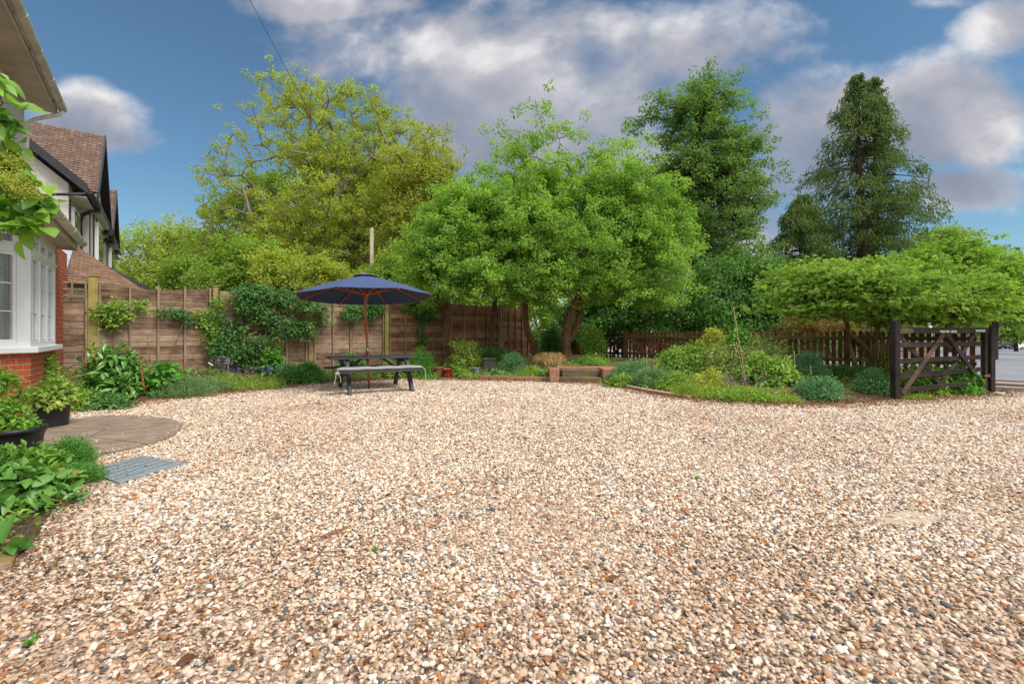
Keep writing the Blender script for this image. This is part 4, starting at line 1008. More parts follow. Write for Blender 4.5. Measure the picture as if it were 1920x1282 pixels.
# ------------------------------------------------------------------ picnic table with bench cushion
TA = R(28); tb = empty('picnic_table', (-2.69, 8.76, 0), 'charcoal timber picnic table with attached benches standing under the navy parasol', 'table', rz=TA)
Lt = 1.58
for k in range(5):
    y = -.30+k*.15; mb = MB(); mb.box((0, y, .625), (Lt+random.uniform(-.01, .01), .138, .032)); mb.build('table_board', 'charcoal_stain', tb, bevel=.004)
for sy in (-1, 1):
    for k in (0, 1):
        mb = MB(); mb.box((0, sy*(.612+.125*k), .405), (Lt, .115, .034)); o = mb.build('bench_board', 'charcoal_stain', tb, bevel=.004)
for sx in (-.55, .55):
    mb = MB(); mb.box((sx, 0, .36), (.04, 1.50, .085)); mb.build('seat_bearer', 'charcoal_stain', tb, bevel=.005)
    mb = MB(); mb.box((sx, 0, .572), (.04, .70, .07)); mb.build('top_bearer', 'charcoal_stain', tb, bevel=.005)
    for sy in (-1, 1):
        mb = MB(); mb.bar((sx+.046, sy*.66, -.01), (sx+.046, sy*.24, .606), .062, .11, up=(0, 1, 0)); mb.build('leg', 'charcoal_stain', tb, bevel=.005)
    mb = MB(); mb.bar((sx-math.copysign(.03, sx), 0, .37), (sx*.35, 0, .60), .07, .04); mb.build('brace', 'charcoal_stain', tb, bevel=.004)
cu = empty('bench_cushion', (0, 0, 0), 'long thin greyish bench cushion tied on the near bench of the picnic table', 'cushion', rz=TA)
cc = Vector((-2.69, 8.76, 0))+Matrix.Rotation(TA, 3, 'Z')@Vector((.02, -.675, .423)); cu.location = cc
nx_, ny_ = 44, 10; V = []; Q = []
for side in (1, -1):
    for i in range(nx_+1):
        for j in range(ny_+1):
            u = -1+2*i/nx_; v = -1+2*j/ny_; e = (1-abs(u)**14)*(1-abs(v)**5); z = .034+side*.034*max(0, e)**.4*(1 if side < 0 else 1+.06*math.sin(u*9)+.04*math.sin(u*23+v*3))
            V.append((u*.75, v*.125, z+.004*math.sin(u*13)*(side > 0)))
k0 = (nx_+1)*(ny_+1)
for s in (0, 1):
    for i in range(nx_):
        for j in range(ny_):
            q = s*k0+i*(ny_+1)+j; Q.append((q, q+ny_+1, q+ny_+2, q+1))
mesh_np('pad', V, None, Q, M['cushion_fabric'], cu, smooth=True)
for sx in (-1, 1):
    mb = MB()
    if sx < 0:
        mb.tube([(-.75, -.11, .02), (-.775, -.14, -.03), (-.78, -.15, -.10), (-.80, -.15, -.17), (-.805, -.15, -.21)], .005, 6); mb.tube([(-.75, -.11, .02), (-.73, -.145, -.03), (-.70, -.15, -.11), (-.705, -.15, -.18)], .005, 6)
        mb.tube([(-.78, -.12, -.01), (-.75, -.15, -.035), (-.72, -.13, -.01)], .008, 6)
    else: mb.tube([(.75, -.11, .02), (.775, -.14, -.02), (.78, -.15, -.12), (.782, -.15, -.25), (.785, -.14, -.36), (.79, -.15, -.395)], .005, 6)
    mb.build('tie', 'rope', cu)

# ------------------------------------------------------------------ parasol
U0 = Vector((-2.80, 8.92, 0.0)); UTOP = P(682, 508, 8.92)
pa = empty('parasol', U0, 'open navy blue garden parasol on a leaning wooden pole through the picnic table', 'parasol')
lean = (UTOP-U0); la = lean.normalized()
q = Vector((0, 0, 1)).rotation_difference(Vector((la.x*.8, la.y+.05, la.z)).normalized()).to_matrix()
Rr, zr, zt = 1.315, 1.80, 2.23
up = MB(); L = lean.length; up.tube([la*.0, la*(L*.52)], .021, 12); up.build('pole', 'umbrella_wood', pa, smooth=True)
up = MB(); up.tube([la*(L*.52), la*(L-.03)], .019, 12); up.build('pole', 'umbrella_wood', pa, smooth=True)
up = MB(); up.tube([la*(L*.29), la*(L*.36)], .024, 12); up.build('joint_sleeve', 'metal', pa, smooth=True)
def uc(r, a, z): return q@Vector((r*math.cos(a), r*math.sin(a), z-1.0))+la*1.0*(L/L)*1.0+Vector((0, 0, 0))
base_c = la*(1.0/la.z)
def uc(r, a, z): return base_c*1.0+q@Vector((r*math.cos(a), r*math.sin(a), z-1.0))
A8 = [R(-90+45*k+(-2)) for k in range(8)]
V = []; Q = []; T = []; nr = 8; nsub = 6
def can(rf, af, zoff=0):
    """point on the canopy; panels sag between the ribs"""
    k = int(af) % 8; f = af-int(af); a0, a1 = A8[k], A8[k]+R(45)
    r = Rr*rf; z = zr+(zt-zr)*(1-rf)**1.0*(1.0)+.03*math.sin(math.pi*rf)
    p = uc(r, a0, z).lerp(uc(r, a1, z), f)
    sag = .010*math.sin(math.pi*f)*rf
    return p+Vector((0, 0, -sag+zoff))
tot = 8*nsub
for i in range(nr+1):
    for j in range(tot): V.append(can(.07+.93*i/nr, j/nsub))
for i in range(nr):
    for j in range(tot): Q.append((i*tot+j, i*tot+(j+1) % tot, (i+1)*tot+(j+1) % tot, (i+1)*tot+j))
o = mesh_np('canopy', [tuple(v) for v in V], None, Q, M['canvas_navy'], pa); sm_ = o.modifiers.new('thick', 'SOLIDIFY'); sm_.thickness = .003
canopy = o
V = []; Q = []
for i in range(4):
    for j in range(tot): V.append(can(.03+.15*i/3, j/nsub, .035+.01*(i < 1)))
for i in range(3):
    for j in range(tot): Q.append((i*tot+j, i*tot+(j+1) % tot, (i+1)*tot+(j+1) % tot, (i+1)*tot+j))
o = mesh_np('vent', [tuple(v) for v in V], None, Q, M['canvas_navy'], canopy); o.modifiers.new('thick', 'SOLIDIFY').thickness = .003
mb = MB(); c = uc(0, 0, zt+.03); mb.lathe([(.05, -.01), (.055, .0), (.03, .02), (.022, .03), (.028, .045), (.02, .06), (.004, .068)], c, 14); mb.build('finial', 'bark', pa, smooth=True)
mb = MB(); c = uc(0, 0, 1.84); mb.lathe([(.03, -.06), (.05, -.05), (.05, .04), (.032, .05)], c, 14); mb.build('runner', 'umbrella_wood', pa, smooth=True)
for k in range(8):
    a = A8[k]; mb = MB()
    p0 = uc(.04, a, zt-.02); p1 = uc(Rr*.995, a, zr-.012); pm = uc(Rr*.5, a, (zr+zt)/2+.005)
    mb.bar(p0, pm, .018, .022); mb.bar(pm, p1, .018, .022); rib = mb.build('rib', 'umbrella_wood', pa)
    mb = MB(); mb.bar(uc(.045, a, 1.84), pm+Vector((0, 0, -.015)), .015, .018); mb.build('strut', 'umbrella_wood', rib)
mb = MB(); c = uc(0, 0, 1.84); mb.tube([c+Vector((.03, -.02, -.05)), c+Vector((.045, -.03, -.10)), c+Vector((.03, -.02, -.16)), c+Vector((.02, -.01, -.2))], .004, 6); mb.build('cord', 'rope', pa)

# ------------------------------------------------------------------ pots by the house
def pot(loc, r, h, label, mat='black_plastic', cat='pot', taper=.82, soil=True, name='plant_pot'):
    root = empty(name, loc, label, cat); mb = MB()
    mb.lathe([(r*taper, 0), (r*.93, h*.72), (r, h*.86), (r*1.04, h*.87), (r*1.05, h*.99), (r*1.02, h), (r*.95, h), (r*.94, h*.85), (r*.9, h*.8)], (0, 0, 0), 36, cap=False)
    mb.lathe([(r*taper, 0), (r*taper*.98, .004)], (0, 0, 0), 36); mb.build('pot', mat, root, smooth=True)
    s = MB(); s.lathe([(.01, h*.86), (r*.5, h*.87), (r*.93, h*.84)], (0, 0, 0), 24, cap=False); s.build('compost', 'soil', root)
    return root
POT1 = G(97, 797, .02); pot(POT1, .172, .27, 'black plastic tub on the flagstones holding the yellow-green shrub')
POT2 = Vector((-4.17, 3.80, .01)); pot(POT2, .20, .28, 'black plastic tub at the left edge with a raised rim, nearest the camera')
tp = lambda px, Y: Vector(((px-960)/F*Y, Y, gz((px-960)/F*Y, Y)-.01))
pot(tp(821, 11.35), .12, .20, 'plain terracotta pot left of the red glazed pot, half in the weeds', 'terracotta')
pot(tp(838, 11.15), .13, .20, 'red glazed pot with a pale stripe at the foot of the choisya bush', 'red_glaze', taper=.7)
pot(tp(893, 11.2), .08, .18, 'small grey-blue pot right of the choisya bush', 'grey_glaze', taper=.75)
c = tp(917, 11.5); pl_ = empty('planter', c, 'square dark stone planter behind the small grey pot', 'planter', rz=.15)
mb = MB(); mb.b2(-.15, .15, -.15, .15, 0, .27); mb.b2(-.165, .165, -.165, .165, .27, .31); mb.build('box', 'grey_planter', pl_, bevel=.006)

# canes and stakes
def cane(name, label, p, q, r, mat, cat='cane'):
    p = Vector(p); q = Vector(q); mb = MB(); n = 7; pts = [(q-p)*(k/n) for k in range(n+1)]
    rs = []; P3 = []
    for k in range(n+1):
        P3 += [pts[k]]; rs += [r*(1.0-.3*k/n)]
        if 0 < k < n: P3 += [pts[k]+(q-p)*.004]; rs += [r*1.25*(1-.3*k/n)]; P3 += [pts[k]+(q-p)*.008]; rs += [r*(1-.3*k/n)]
    mb.tube(P3, rs, 8); o = mb.build(name, mat, smooth=True); o.location = p; return tag(o, label, cat)
def cpx(px0, py0, px1, py1, Y, Y2=None): return P(px0, py0, Y), P(px1, py1, Y2 or Y)
cane('bamboo_cane', 'tallest leaning bamboo cane in the middle of the big flower bed', *cpx(1402, 735, 1375, 577, 7.9), .008, 'bamboo')
cane('bamboo_cane', 'shorter bamboo cane leaning just left of the tallest one', *cpx(1399, 725, 1380, 640, 7.85), .006, 'bamboo')
cane('bamboo_cane', 'upright bamboo cane behind the blue-green dome, left of it', *cpx(1492, 712, 1489, 658, 8.0), .007, 'bamboo')
cane('bamboo_cane', 'short pale cane sticking out behind the top of the blue-green dome', *cpx(1521, 705, 1520, 686, 7.8), .007, 'bamboo')
cane('bamboo_cane', 'thin dark cane standing in front of the hedge, right of the tall bamboo', *cpx(1404, 660, 1402, 583, 9.5), .005, 'bark_dark')
cane('bamboo_cane', 'short cane among the pale foliage at the left end of the big bed', *cpx(1212, 690, 1213, 650, 9.4), .005, 'bamboo')
cane('garden_stake', 'rusty brown stake leaning in front of the big-leaved shrub by the fence', *cpx(271, 735, 260, 657, 6.9), .012, 'rusty_cane', 'stake')
cane('garden_stake', 'thin rusty stake behind the hydrangea against the fence', *cpx(281, 680, 276, 627, 7.7), .007, 'rusty_cane', 'stake')
c = P(396, 684, 9.2); tg = empty('plant_label_spike', c, 'small white spike lamp leaning at the foot of the second fence post', 'lamp')
mb = MB(); mb.tube([(-.06, 0, .045), (.035, 0, -.015)], .013, 8); mb.build('head', 'white_paint', tg); mb = MB(); mb.tube([(-.02, 0, .02), (-.03, 0, -.12), (-.03, 0, -.32)], .006, 6); mb.build('spike', 'metal', tg)
# posts beyond the fence
o = MB(); base = P(1244, 640, 14.5); base.z = -.1
o.tube([(0, 0, 0), (0, 0, P(1244, 470, 14.5).z+.1)], [.055, .045], 10); o = o.build('lamp_post', 'pole_wood'); o.location = base; tag(o, 'slim pale green lamp post rising behind the picket fence into the tree', 'lamp post')
sp_ = P(1744, 690, 10.6); sp_.z = 0
rt = empty('sign_post', sp_, 'thin white post standing on the pavement behind the open gate', 'post')
mb = MB(); mb.tube([(0, 0, 0), (0, 0, P(1744, 603, 10.6).z)], .035, 10); mb.build('post', 'white_paint', rt, smooth=True); mb = MB(); mb.lathe([(.04, P(1744, 603, 10.6).z), (.04, P(1744, 603, 10.6).z+.02), (.01, P(1744, 603, 10.6).z+.035)], (0, 0, 0), 10); mb.build('cap', 'white_paint', rt)
tpz = P(697, 428, 17); tpole = empty('telegraph_pole', (tpz.x, tpz.y, -.1), 'pale telegraph pole behind the parasol with a wire sagging overhead', 'telegraph pole')
mb = MB(); mb.tube([(0, 0, 0), (0, 0, tpz.z+.1)], [.085, .07], 12); mb.build('pole', 'pole_wood', tpole, smooth=True)
mb = MB(); e = P(455, -25, 4.0)-Vector((tpz.x, tpz.y, -.1)); s_ = Vector((0, 0, tpz.z)); pts = []
for k in range(25):
    f = k/24; p = s_.lerp(e, f); p.z -= 0*math.sin(math.pi*f); pts.append(p)
mb.tube(pts, [.007-.005*k/24 for k in range(25)], 5); mb.build('wire', 'black_paint', tpole)

# ------------------------------------------------------------------ distant vehicles
def car(loc, rz, mat, label, van=False, name='parked_car'):
    root = empty(name, loc, label, 'van' if van else 'car', rz=rz)
    if van: prof = [(-2.4, .35), (-2.45, 1.0), (-2.4, 1.85), (-2.2, 2.02), (1.1, 2.05), (1.5, 1.95), (1.95, 1.25), (2.35, 1.05), (2.5, .8), (2.5, .35)]; W = .95
    else: prof = [(-2.05, .35), (-2.15, .7), (-2.05, .95), (-1.6, 1.02), (-1.15, 1.40), (.2, 1.45), (.55, 1.36), (1.15, .98), (1.95, .82), (2.1, .6), (2.1, .35)]; W = .86
    n = len(prof); zb = .95 if not van else 1.2
    vs = [(x, s*(W if z < zb+.1 else W*.86), z) for s in (-1, 1) for x, z in prof]
    mb = MB(); mb._add(vs, [tuple(range(n))[::-1], tuple(range(n, 2*n))]+[(i, (i+1) % n, n+(i+1) % n, n+i) for i in range(n)]); mb.build('body', mat, root)
    for s in (-1, 1):
        mb = MB()
        if van: mb._add([(1.15, s*.93, 1.25), (1.8, s*.93, 1.25), (1.45, s*.86, 1.8), (1.15, s*.86, 1.8)], [(0, 1, 2, 3)])
        else: mb._add([(-1.35, s*.875, 1.02), (1.0, s*.875, 1.0), (.45, s*.76, 1.34), (-1.0, s*.76, 1.34)], [(0, 1, 2, 3)])
        mb.build('side_window', 'car_glass', root)
    mb = MB(); mb._add([(1.16, -.74, 1.0), (1.16, .74, 1.0), (.6, .66, 1.34), (.6, -.66, 1.34)] if not van else [(2.0, -.8, 1.27), (2.0, .8, 1.27), (1.56, .74, 1.9), (1.56, -.74, 1.9)], [(0, 1, 2, 3)]); mb.build('windscreen', 'car_glass', root)
    for x in (-1.3, 1.35):
        for s in (-1, 1):
            mb = MB(); mb.tube([(x, s*(W-.2), .33), (x, s*(W+.01), .33)], .33, 14); w = mb.build('wheel', 'tyre_rubber', root); mb = MB(); mb.tube([(x, s*(W+.011), .33), (x, s*(W+.02), .33)], .19, 10); mb.build('rim', 'metal', w)
    for s in (-1, 1):
        mb = MB(); mb.box(((-2.13 if not van else -2.46), s*.65, .82 if not van else 1.0), (.06, .25, .14)); mb.build('tail_light', 'lamp_red', root)
        mb = MB(); mb.box(((2.02 if not van else 2.46), s*.62, .72 if not van else .85), (.08, .3, .12)); mb.build('headlight', 'white_paint', root)
    return root
def rz_(px, Y):
    x = (px-960)/F*Y; s = road_s(x, Y); return Vector((x, Y, -.017*max(0, s-3)+.01))
car(rz_(1877, 104), R(15), 'car_black', 'dark car parked far down the road, left of the other dark car')
car(rz_(1890, 92), R(205), 'car_black', 'dark car far down the road between another dark car and the white van')
car(rz_(1916, 92), R(8), 'car_white', 'white van parked far down the road at the right edge', True, 'parked_van')
c = Vector((P(1036, 620, 19).x, 19, -.25)); car(c, R(170), 'car_red', 'red car glimpsed between the tree trunks beyond the garden')
# ------------------------------------------------------------------ trees
def at(px, Y, z=None):
    x = (px-960)/F*Y; return Vector((x, Y, gz(x, Y)-.05 if z is None else z))
# fruit trees over the beds
b = at(1066, 12.4)
root = tree('apple_tree', 'low spreading bright green tree with a forked leaning trunk right of the garden steps', b,
    [b, P(1064, 640, 12.4), P(1066, 610, 12.4), P(1078, 575, 12.4), P(1092, 545, 12.5), P(1105, 500, 12.6)],
    [(1130, 440, 110, 110, 12.6, 1.4), (1200, 400, 90, 90, 12.6, 1.2), (1230, 500, 60, 75, 12.4, 1.0), (1080, 480, 100, 75, 11.6, .9), (1120, 350, 100, 70, 12.8, 1.2, .8),
     (1050, 295, 75, 55, 13, .9, .34), (1015, 225, 60, 32, 13, .7, .17), (1095, 228, 34, 30, 13, .5, .13), (960, 270, 40, 35, 13, .6, .25), (1180, 310, 55, 45, 12.8, .9, .35), (1180, 545, 90, 25, 11.9, .8, .7), (950, 230, 25, 18, 13, .3, .15), (985, 195, 30, 12, 13, .3, .2), (1050, 188, 28, 14, 13, .3, .3), (1150, 270, 30, 20, 13, .4, .3), (1262, 440, 30, 60, 12.6, .8, .5)],
    600, 88000, .070, .048, 'leaf_apple', 'bark_red', .085, clump=.30, group='fruit trees over the back beds', drp=.25, sub=3, shell=.55)
_, _, _ = trunk_obj('trunk', [Vector((0, 0, -.1)), P(1062, 655, 12.4)-b, P(1061, 625, 12.4)-b, P(1068, 590, 12.4)-b, P(1086, 555, 12.4)-b, P(1100, 500, 12.5)-b, P(1110, 440, 12.6)-b], [.20, .125, .115, .11, .10, .08, .05], 'bark_red', root)
trunk_obj('trunk', [P(1066, 640, 12.45)-b, P(1080, 615, 12.5)-b, P(1089, 580, 12.5)-b, P(1090, 540, 12.6)-b, P(1120, 480, 12.7)-b], [.075, .08, .078, .07, .045], 'bark_red', root)
b = at(1003, 13.0)
root = tree('apple_tree', 'broad bright green tree on an elbowed trunk rising from the bronze grass', b,
    [b, P(998, 640, 13), P(986, 610, 13), P(984, 570, 13), P(990, 520, 13)],
    [(1000, 450, 95, 90, 12.2, 1.2), (960, 510, 90, 55, 11.8, 1.0), (930, 410, 80, 70, 12.6, 1.1), (1010, 370, 80, 60, 12.8, 1.1), (1030, 530, 70, 35, 11.7, .8), (905, 330, 35, 30, 13, .6, .3), (960, 310, 50, 30, 13, .6, .4)],
    380, 72000, .072, .050, 'leaf_apple', 'bark_red', .08, clump=.30, group='fruit trees over the back beds', drp=.25, sub=3, shell=.55)
trunk_obj('trunk', [Vector((0.15, 0, -.1)), P(1003, 648, 13)-b, P(990, 625, 13)-b, P(985, 590, 13)-b, P(987, 550, 13)-b, P(1000, 480, 13)-b], [.16, .10, .09, .085, .075, .05], 'bark_red', root)
b = at(838, 12.6)
root = tree('apple_tree', 'bright green tree beside the parasol with a slender straight trunk behind the choisya bush', b,
    [b, P(836, 620, 12.6), P(838, 590, 12.6), P(838, 550, 12.6)],
    [(845, 450, 72, 75, 12.2, 1.0), (870, 510, 80, 55, 11.7, .9), (810, 500, 45, 60, 12.0, .8), (850, 385, 50, 35, 12.6, .8, .7), (880, 430, 60, 60, 12.2, .9), (795, 560, 28, 25, 12.2, .4, .5)],
    300, 52000, .070, .050, 'leaf_apple', 'bark_red', .06, clump=.28, group='fruit trees over the back beds', drp=.25, sub=3, shell=.55)
trunk_obj('trunk', [Vector((0, 0, -.1)), P(834, 640, 12.6)-b, P(838, 600, 12.6)-b, P(836, 560, 12.6)-b, P(842, 480, 12.6)-b], [.13, .10, .09, .085, .05], 'bark_red', root)
b = at(925, 13.6)
o, _, _ = trunk_obj('young_tree', [Vector((0, 0, -.1)), P(922, 620, 13.6)-b, P(926, 585, 13.6)-b, P(930, 545, 13.5)-b, P(936, 480, 13.4)-b], [.10, .085, .08, .07, .03], 'bark_red', None)
o.location = b; tag(o, 'straight reddish trunk against the dark fence between the choisya bush and the elbowed trunk', 'tree')
# oak
b = at(668, 22)
tree('oak_tree', 'large yellow-green oak with spreading bare-looking limbs behind the parasol', b,
    [b, P(668, 540, 22), P(667, 500, 22), P(664, 470, 22), P(655, 440, 22)],
    [(520, 185, 62, 48, 22, 2, .40), (455, 250, 50, 45, 22, 2, .28), (410, 275, 34, 28, 22, 1.4, .42), (430, 340, 60, 60, 22, 2, .35), (405, 420, 36, 62, 22, 2, .36), (590, 190, 60, 42, 22, 2.4, .6),
     (660, 215, 70, 48, 22, 2.4, .7), (730, 235, 55, 45, 22, 2, .55), (560, 290, 90, 70, 22, 3, .6), (660, 300, 90, 70, 22, 3, .8), (760, 310, 60, 60, 22, 2.4, .6), (640, 400, 130, 70, 21, 3, 1.0),
     (540, 430, 100, 60, 21, 3, .9), (720, 430, 90, 70, 21, 2.5, .8), (800, 290, 50, 50, 22, 2, .45), (600, 480, 110, 40, 20, 2, .9)],
    1150, 66000, .105, .072, 'leaf_oak', 'bark_grey', .36, clump=.34, drp=.1, sub=2, seg=.7, shell=.3, chain=.12, pw=.5, tip=.017)
b = at(560, 27)
tree('lime_tree', 'dense mid green tree filling the gaps behind the oak', b, [b, P(560, 560, 27), P(560, 500, 27), P(565, 440, 27)],
    [(560, 400, 110, 90, 27, 4), (480, 440, 100, 80, 27, 3.5), (650, 370, 110, 90, 27, 4), (610, 320, 80, 60, 28, 3, .7), (720, 420, 100, 90, 27, 3), (440, 500, 70, 44, 26, 3)], 480, 46000, .20, .14, 'leaf_green_bg', 'bark_dark', .4, clump=.75, sub=3, seg=.9, tip=.02)
b = at(800, 19.5)
tree('ornamental_tree', 'upright brownish gold tree between the oak and the green fruit trees', b, [b, P(802, 520, 19.5), P(806, 440, 19.5), P(812, 340, 19.5)],
    [(812, 300, 42, 55, 19.5, 1.4, .6), (800, 370, 62, 75, 19.5, 1.8), (780, 450, 72, 75, 19, 1.8), (850, 400, 34, 60, 19.5, 1.2, .7), (820, 240, 14, 28, 19.5, .5, .3), (760, 520, 60, 45, 18.5, 1.5), (745, 330, 40, 60, 19.5, 1.4, .6)],
    400, 36000, .12, .07, 'leaf_gold', 'bark_dark', .2, clump=.45, sub=3, seg=.7)
# tall layered tree
b = at(1305, 20)
tree('tall_tree', 'tall dark-stemmed green tree with layered branches, right of the fruit trees', b,
    [b, P(1304, 560, 20), P(1304, 480, 20), P(1303, 400, 20), P(1303, 320, 20), P(1308, 240, 20), P(1318, 175, 20)],
    [(1322, 165, 32, 26, 20, .8, .75), (1318, 205, 62, 24, 20, 1.4), (1240, 212, 62, 20, 20, 1.0, .45), (1320, 255, 88, 26, 20, 1.9), (1330, 310, 98, 28, 20, 2.2), (1290, 330, 85, 30, 20, 2),
     (1345, 365, 100, 26, 20, 2.2), (1405, 345, 42, 12, 20, 1, .6), (1415, 385, 30, 14, 20, .9, .5), (1205, 240, 30, 12, 20, .6, .3), (1400, 430, 32, 16, 20, .9, .5), (1330, 420, 100, 28, 20, 2.2), (1340, 475, 90, 26, 20, 2.0, .8), (1355, 515, 70, 22, 20, 1.8, .7), (1275, 400, 60, 60, 20, 1.6, .6), (1400, 275, 30, 18, 20, .8, .5)],
    640, 70000, .12, .072, 'leaf_horn', 'bark_dark', .30, clump=.48, flat=.42, drp=.18, sub=3, seg=.6, shell=.35, chain=.15, pw=.55, tip=.014)
# conifers
def conifer(name, label, base, top, length, nb, n_leaf, L, W, lmat, r0, drop=.35, up2=None, group=None, lean=0, seedk=0):
    base = Vector(base); root = empty(name, base, label, 'conifer', group=group); top = Vector(top)-base
    rs = np.random.RandomState(5+seedk)
    A = [np.zeros(3)]; par = [-1]; n = 30; Hh = top.length
    for i in range(1, n+1): A.append(np.array(top)*i/n); par.append(i-1)
    rad = [r0*(1-i/n)**.9+.012 for i in range(n+1)]; pts = []; dirs = []; wts = []
    for k in range(nb+9):
        f = rs.uniform(.04, .985)**.85 if k < nb else rs.uniform(.93, 1.03); i = min(n, max(1, int(f*n+.5))); az = rs.uniform(0, 2*math.pi)
        Lb = length(f, math.cos(az), math.sin(az))*rs.uniform(.72, 1.08); m = 7; p = A[i].copy(); prev = i
        e = rs.uniform(.05, .35) if f < .8 else rs.uniform(.3, .7)
        for q in range(1, m+1):
            t = q/m; d = np.array([math.cos(az), math.sin(az), e-drop*2.1*t+.35*drop*max(0, t-.7)*4])
            p = p+unit(d)*Lb/m; A.append(p.copy()); par.append(prev); prev = len(A)-1; rad.append(max(.008, .012+.035*Lb/3*(1-t)))
            if t > .2:
                for _ in range(3 if Lb > .8 else 2):
                    side = np.array([-math.sin(az), math.cos(az), 0])*rs.randn()*Lb*.17*(1.2-t*.6)
                    pts.append(p+side+np.array([0, 0, -abs(rs.randn())*.15])+rs.randn(3)*.08); dirs.append(d*.5+side/(Lb*.2+.1)*.4+np.array([0, 0, -.55])); wts.append(min(1, .3+Lb*.6))
    A = np.array(A); branch_obj('trunk', A, np.array(par), np.array(rad), M['bark_dark'], root, 5)
    C = np.array(pts); Dr = unit(np.array(dirs)); k = max(1, n_leaf//len(C)); idx = np.repeat(np.arange(len(C)), k); m = len(idx)
    t = rs.rand(m, 1)
    SW = np.array(wts)[idx][:, None]
    Pt = C[idx]+Dr[idx]*t*.42*SW+rs.randn(m, 3)*np.array([.10, .10, .06])*SW; Pt[:, 2] -= .12*t[:, 0]
    D = Dr[idx]*.8+rs.randn(m, 3)*.38+np.array([0, 0, -.35]); Nn = rs.randn(m, 3)*.6+np.array([0, 0, .7])
    s = rs.uniform(.6, 1.35, m)
    leaf_obj('crown', Pt, D, Nn, L*s, W*s, lmat, root, 'kite', droop=.25)
    return root
def clen(f, cx, cy):
    w = np.interp(f, [0, .3, .45, .55, .68, .78, .86, .93, 1], [2.3, 2.6, 2.3, 2.8, 2.7, 1.8, 1.25, .75, .08])
    return w*(1.12 if cx > 0 and .5 < f < .62 else 1)
conifer('conifer_tree', 'tall drooping dark conifer with a twin-pointed top on the right', at(1622, 24), P(1606, 142, 24), clen, 150, 42000, .20, .036, 'needle', .34)
conifer('conifer_tree', 'second slightly thinner conifer spire grown into the right side of the tall conifer', at(1640, 24.6), P(1641, 146, 24.6), lambda f, a, b_: clen(f, a, b_)*.5, 70, 15000, .20, .036, 'needle', .25, seedk=3)
conifer('conifer_tree', 'smaller broad conifer leaning out left of the tall twin-pointed conifer', at(1500, 23.5), P(1503, 368, 23.5), lambda f, a, b_: np.interp(f, [0, .3, .6, .85, 1], [2.2, 2.2, 1.9, 1.1, .2]), 130, 38000, .18, .042, 'needle', .16, seedk=7)
# hedges and trees beyond
def hedge(name, label, base, env, n_t, n_leaf, L, W, lmat, clump=.3, cat='hedge', shape='kite', group=None, bmat='bark_dark', kind=None, shell=.35, up=.6, drp=.25):
    base = Vector(base); root = empty(name, base, label, cat, group=group)
    T = env_points(env, n_t, shell, base); T = T[T[:, 2] > .02]
    tr = [Vector((0, 0, 0)), Vector((0, 0, .15))]
    A, par, r = grow(tr, T, .045, .3, chain=.1, tip=.005); branch_obj('stems', A, par, r, M[bmat], root, 4)
    C = np.repeat(T, 2, 0)+RS.randn(len(T)*2, 3)*clump*.6
    Pt, D, N = clump_leaves(C, clump*.7, max(1, n_leaf//len(C)), .8, up, drp, T.mean(0)); k = Pt[:, 2] > .0; Pt, D, N = Pt[k], D[k], N[k]
    s = RS.uniform(.65, 1.3, len(Pt)); leaf_obj('foliage', Pt, D, N, L*s, W*s, lmat, root, shape)
    return root
hedge('hedge', 'tall dark green laurel hedge behind the picket fence', at(1390, 15), [(1290, 575, 70, 70, 14.6, .9), (1370, 560, 85, 75, 15, 1.0), (1460, 565, 75, 70, 15, 1.0), (1340, 520, 60, 32, 15.2, .9), (1420, 515, 60, 30, 15.2, .9), (1530, 585, 55, 50, 15, .9), (1330, 610, 110, 50, 14.4, .7, 1.4), (1470, 612, 90, 46, 14.5, .7, 1.3), (1240, 640, 50, 34, 14.6, .7), (1400, 650, 120, 26, 14.4, .6)],
      900, 66000, .11, .058, 'leaf_hedge', .34, drp=.5)
hedge('hedge', 'lower dark hedge between the forked trunk and the picket gate, beyond the garden', at(1150, 16.5), [(1150, 560, 90, 75, 16.5, 1.0), (1210, 570, 60, 65, 16, 1.0), (1090, 600, 50, 45, 17, .9), (1035, 650, 45, 28, 17, .8), (1130, 620, 70, 35, 16, .8)],
      520, 42000, .11, .06, 'leaf_hedge', .34, drp=.4)
hedge('copper_shrub', 'rusty copper-leaved shrub top showing over the picket fence below the hedge', at(1540, 12.4), [(1540, 612, 65, 12, 12.4, .5), (1500, 606, 40, 10, 12.4, .4), (1590, 612, 30, 10, 12, .4)], 100, 4200, .06, .035, 'leaf_copper', .16, cat='shrub', bmat='bark_red')
hedge('shrub', 'tall round mid green shrub over the fence below the oak', at(470, 15.5), [(470, 500, 60, 55, 15.5, 1.2), (430, 525, 45, 40, 15, 1)], 300, 26000, .10, .06, 'leaf_green_bg', .30, cat='shrub', up=.8)
hedge('shrub', 'low mid green shrub over the fence nearest the red tiled outbuilding roof', at(360, 14.5), [(360, 520, 42, 34, 14.5, 1.0), (395, 535, 34, 28, 14.2, .8)], 240, 16000, .085, .05, 'leaf_green_bg', .26, cat='shrub', up=.8)
hedge('shrub', 'yellow-green shrub behind the climbing rose, left of the parasol', at(560, 14.5), [(560, 530, 60, 40, 14.5, 1.0), (520, 515, 40, 38, 14.5, .9), (610, 520, 40, 26, 14.5, .8)], 260, 24000, .09, .055, 'leaf_oak', .28, cat='shrub', up=.8)
hedge('shrub', 'dark green shrub behind the fence right of the telegraph pole', at(730, 17), [(730, 530, 60, 45, 17, 1.2), (680, 545, 40, 30, 17, 1)], 240, 20000, .11, .065, 'leaf_green_bg', .34, cat='shrub', up=.8)
b = at(310, 30)
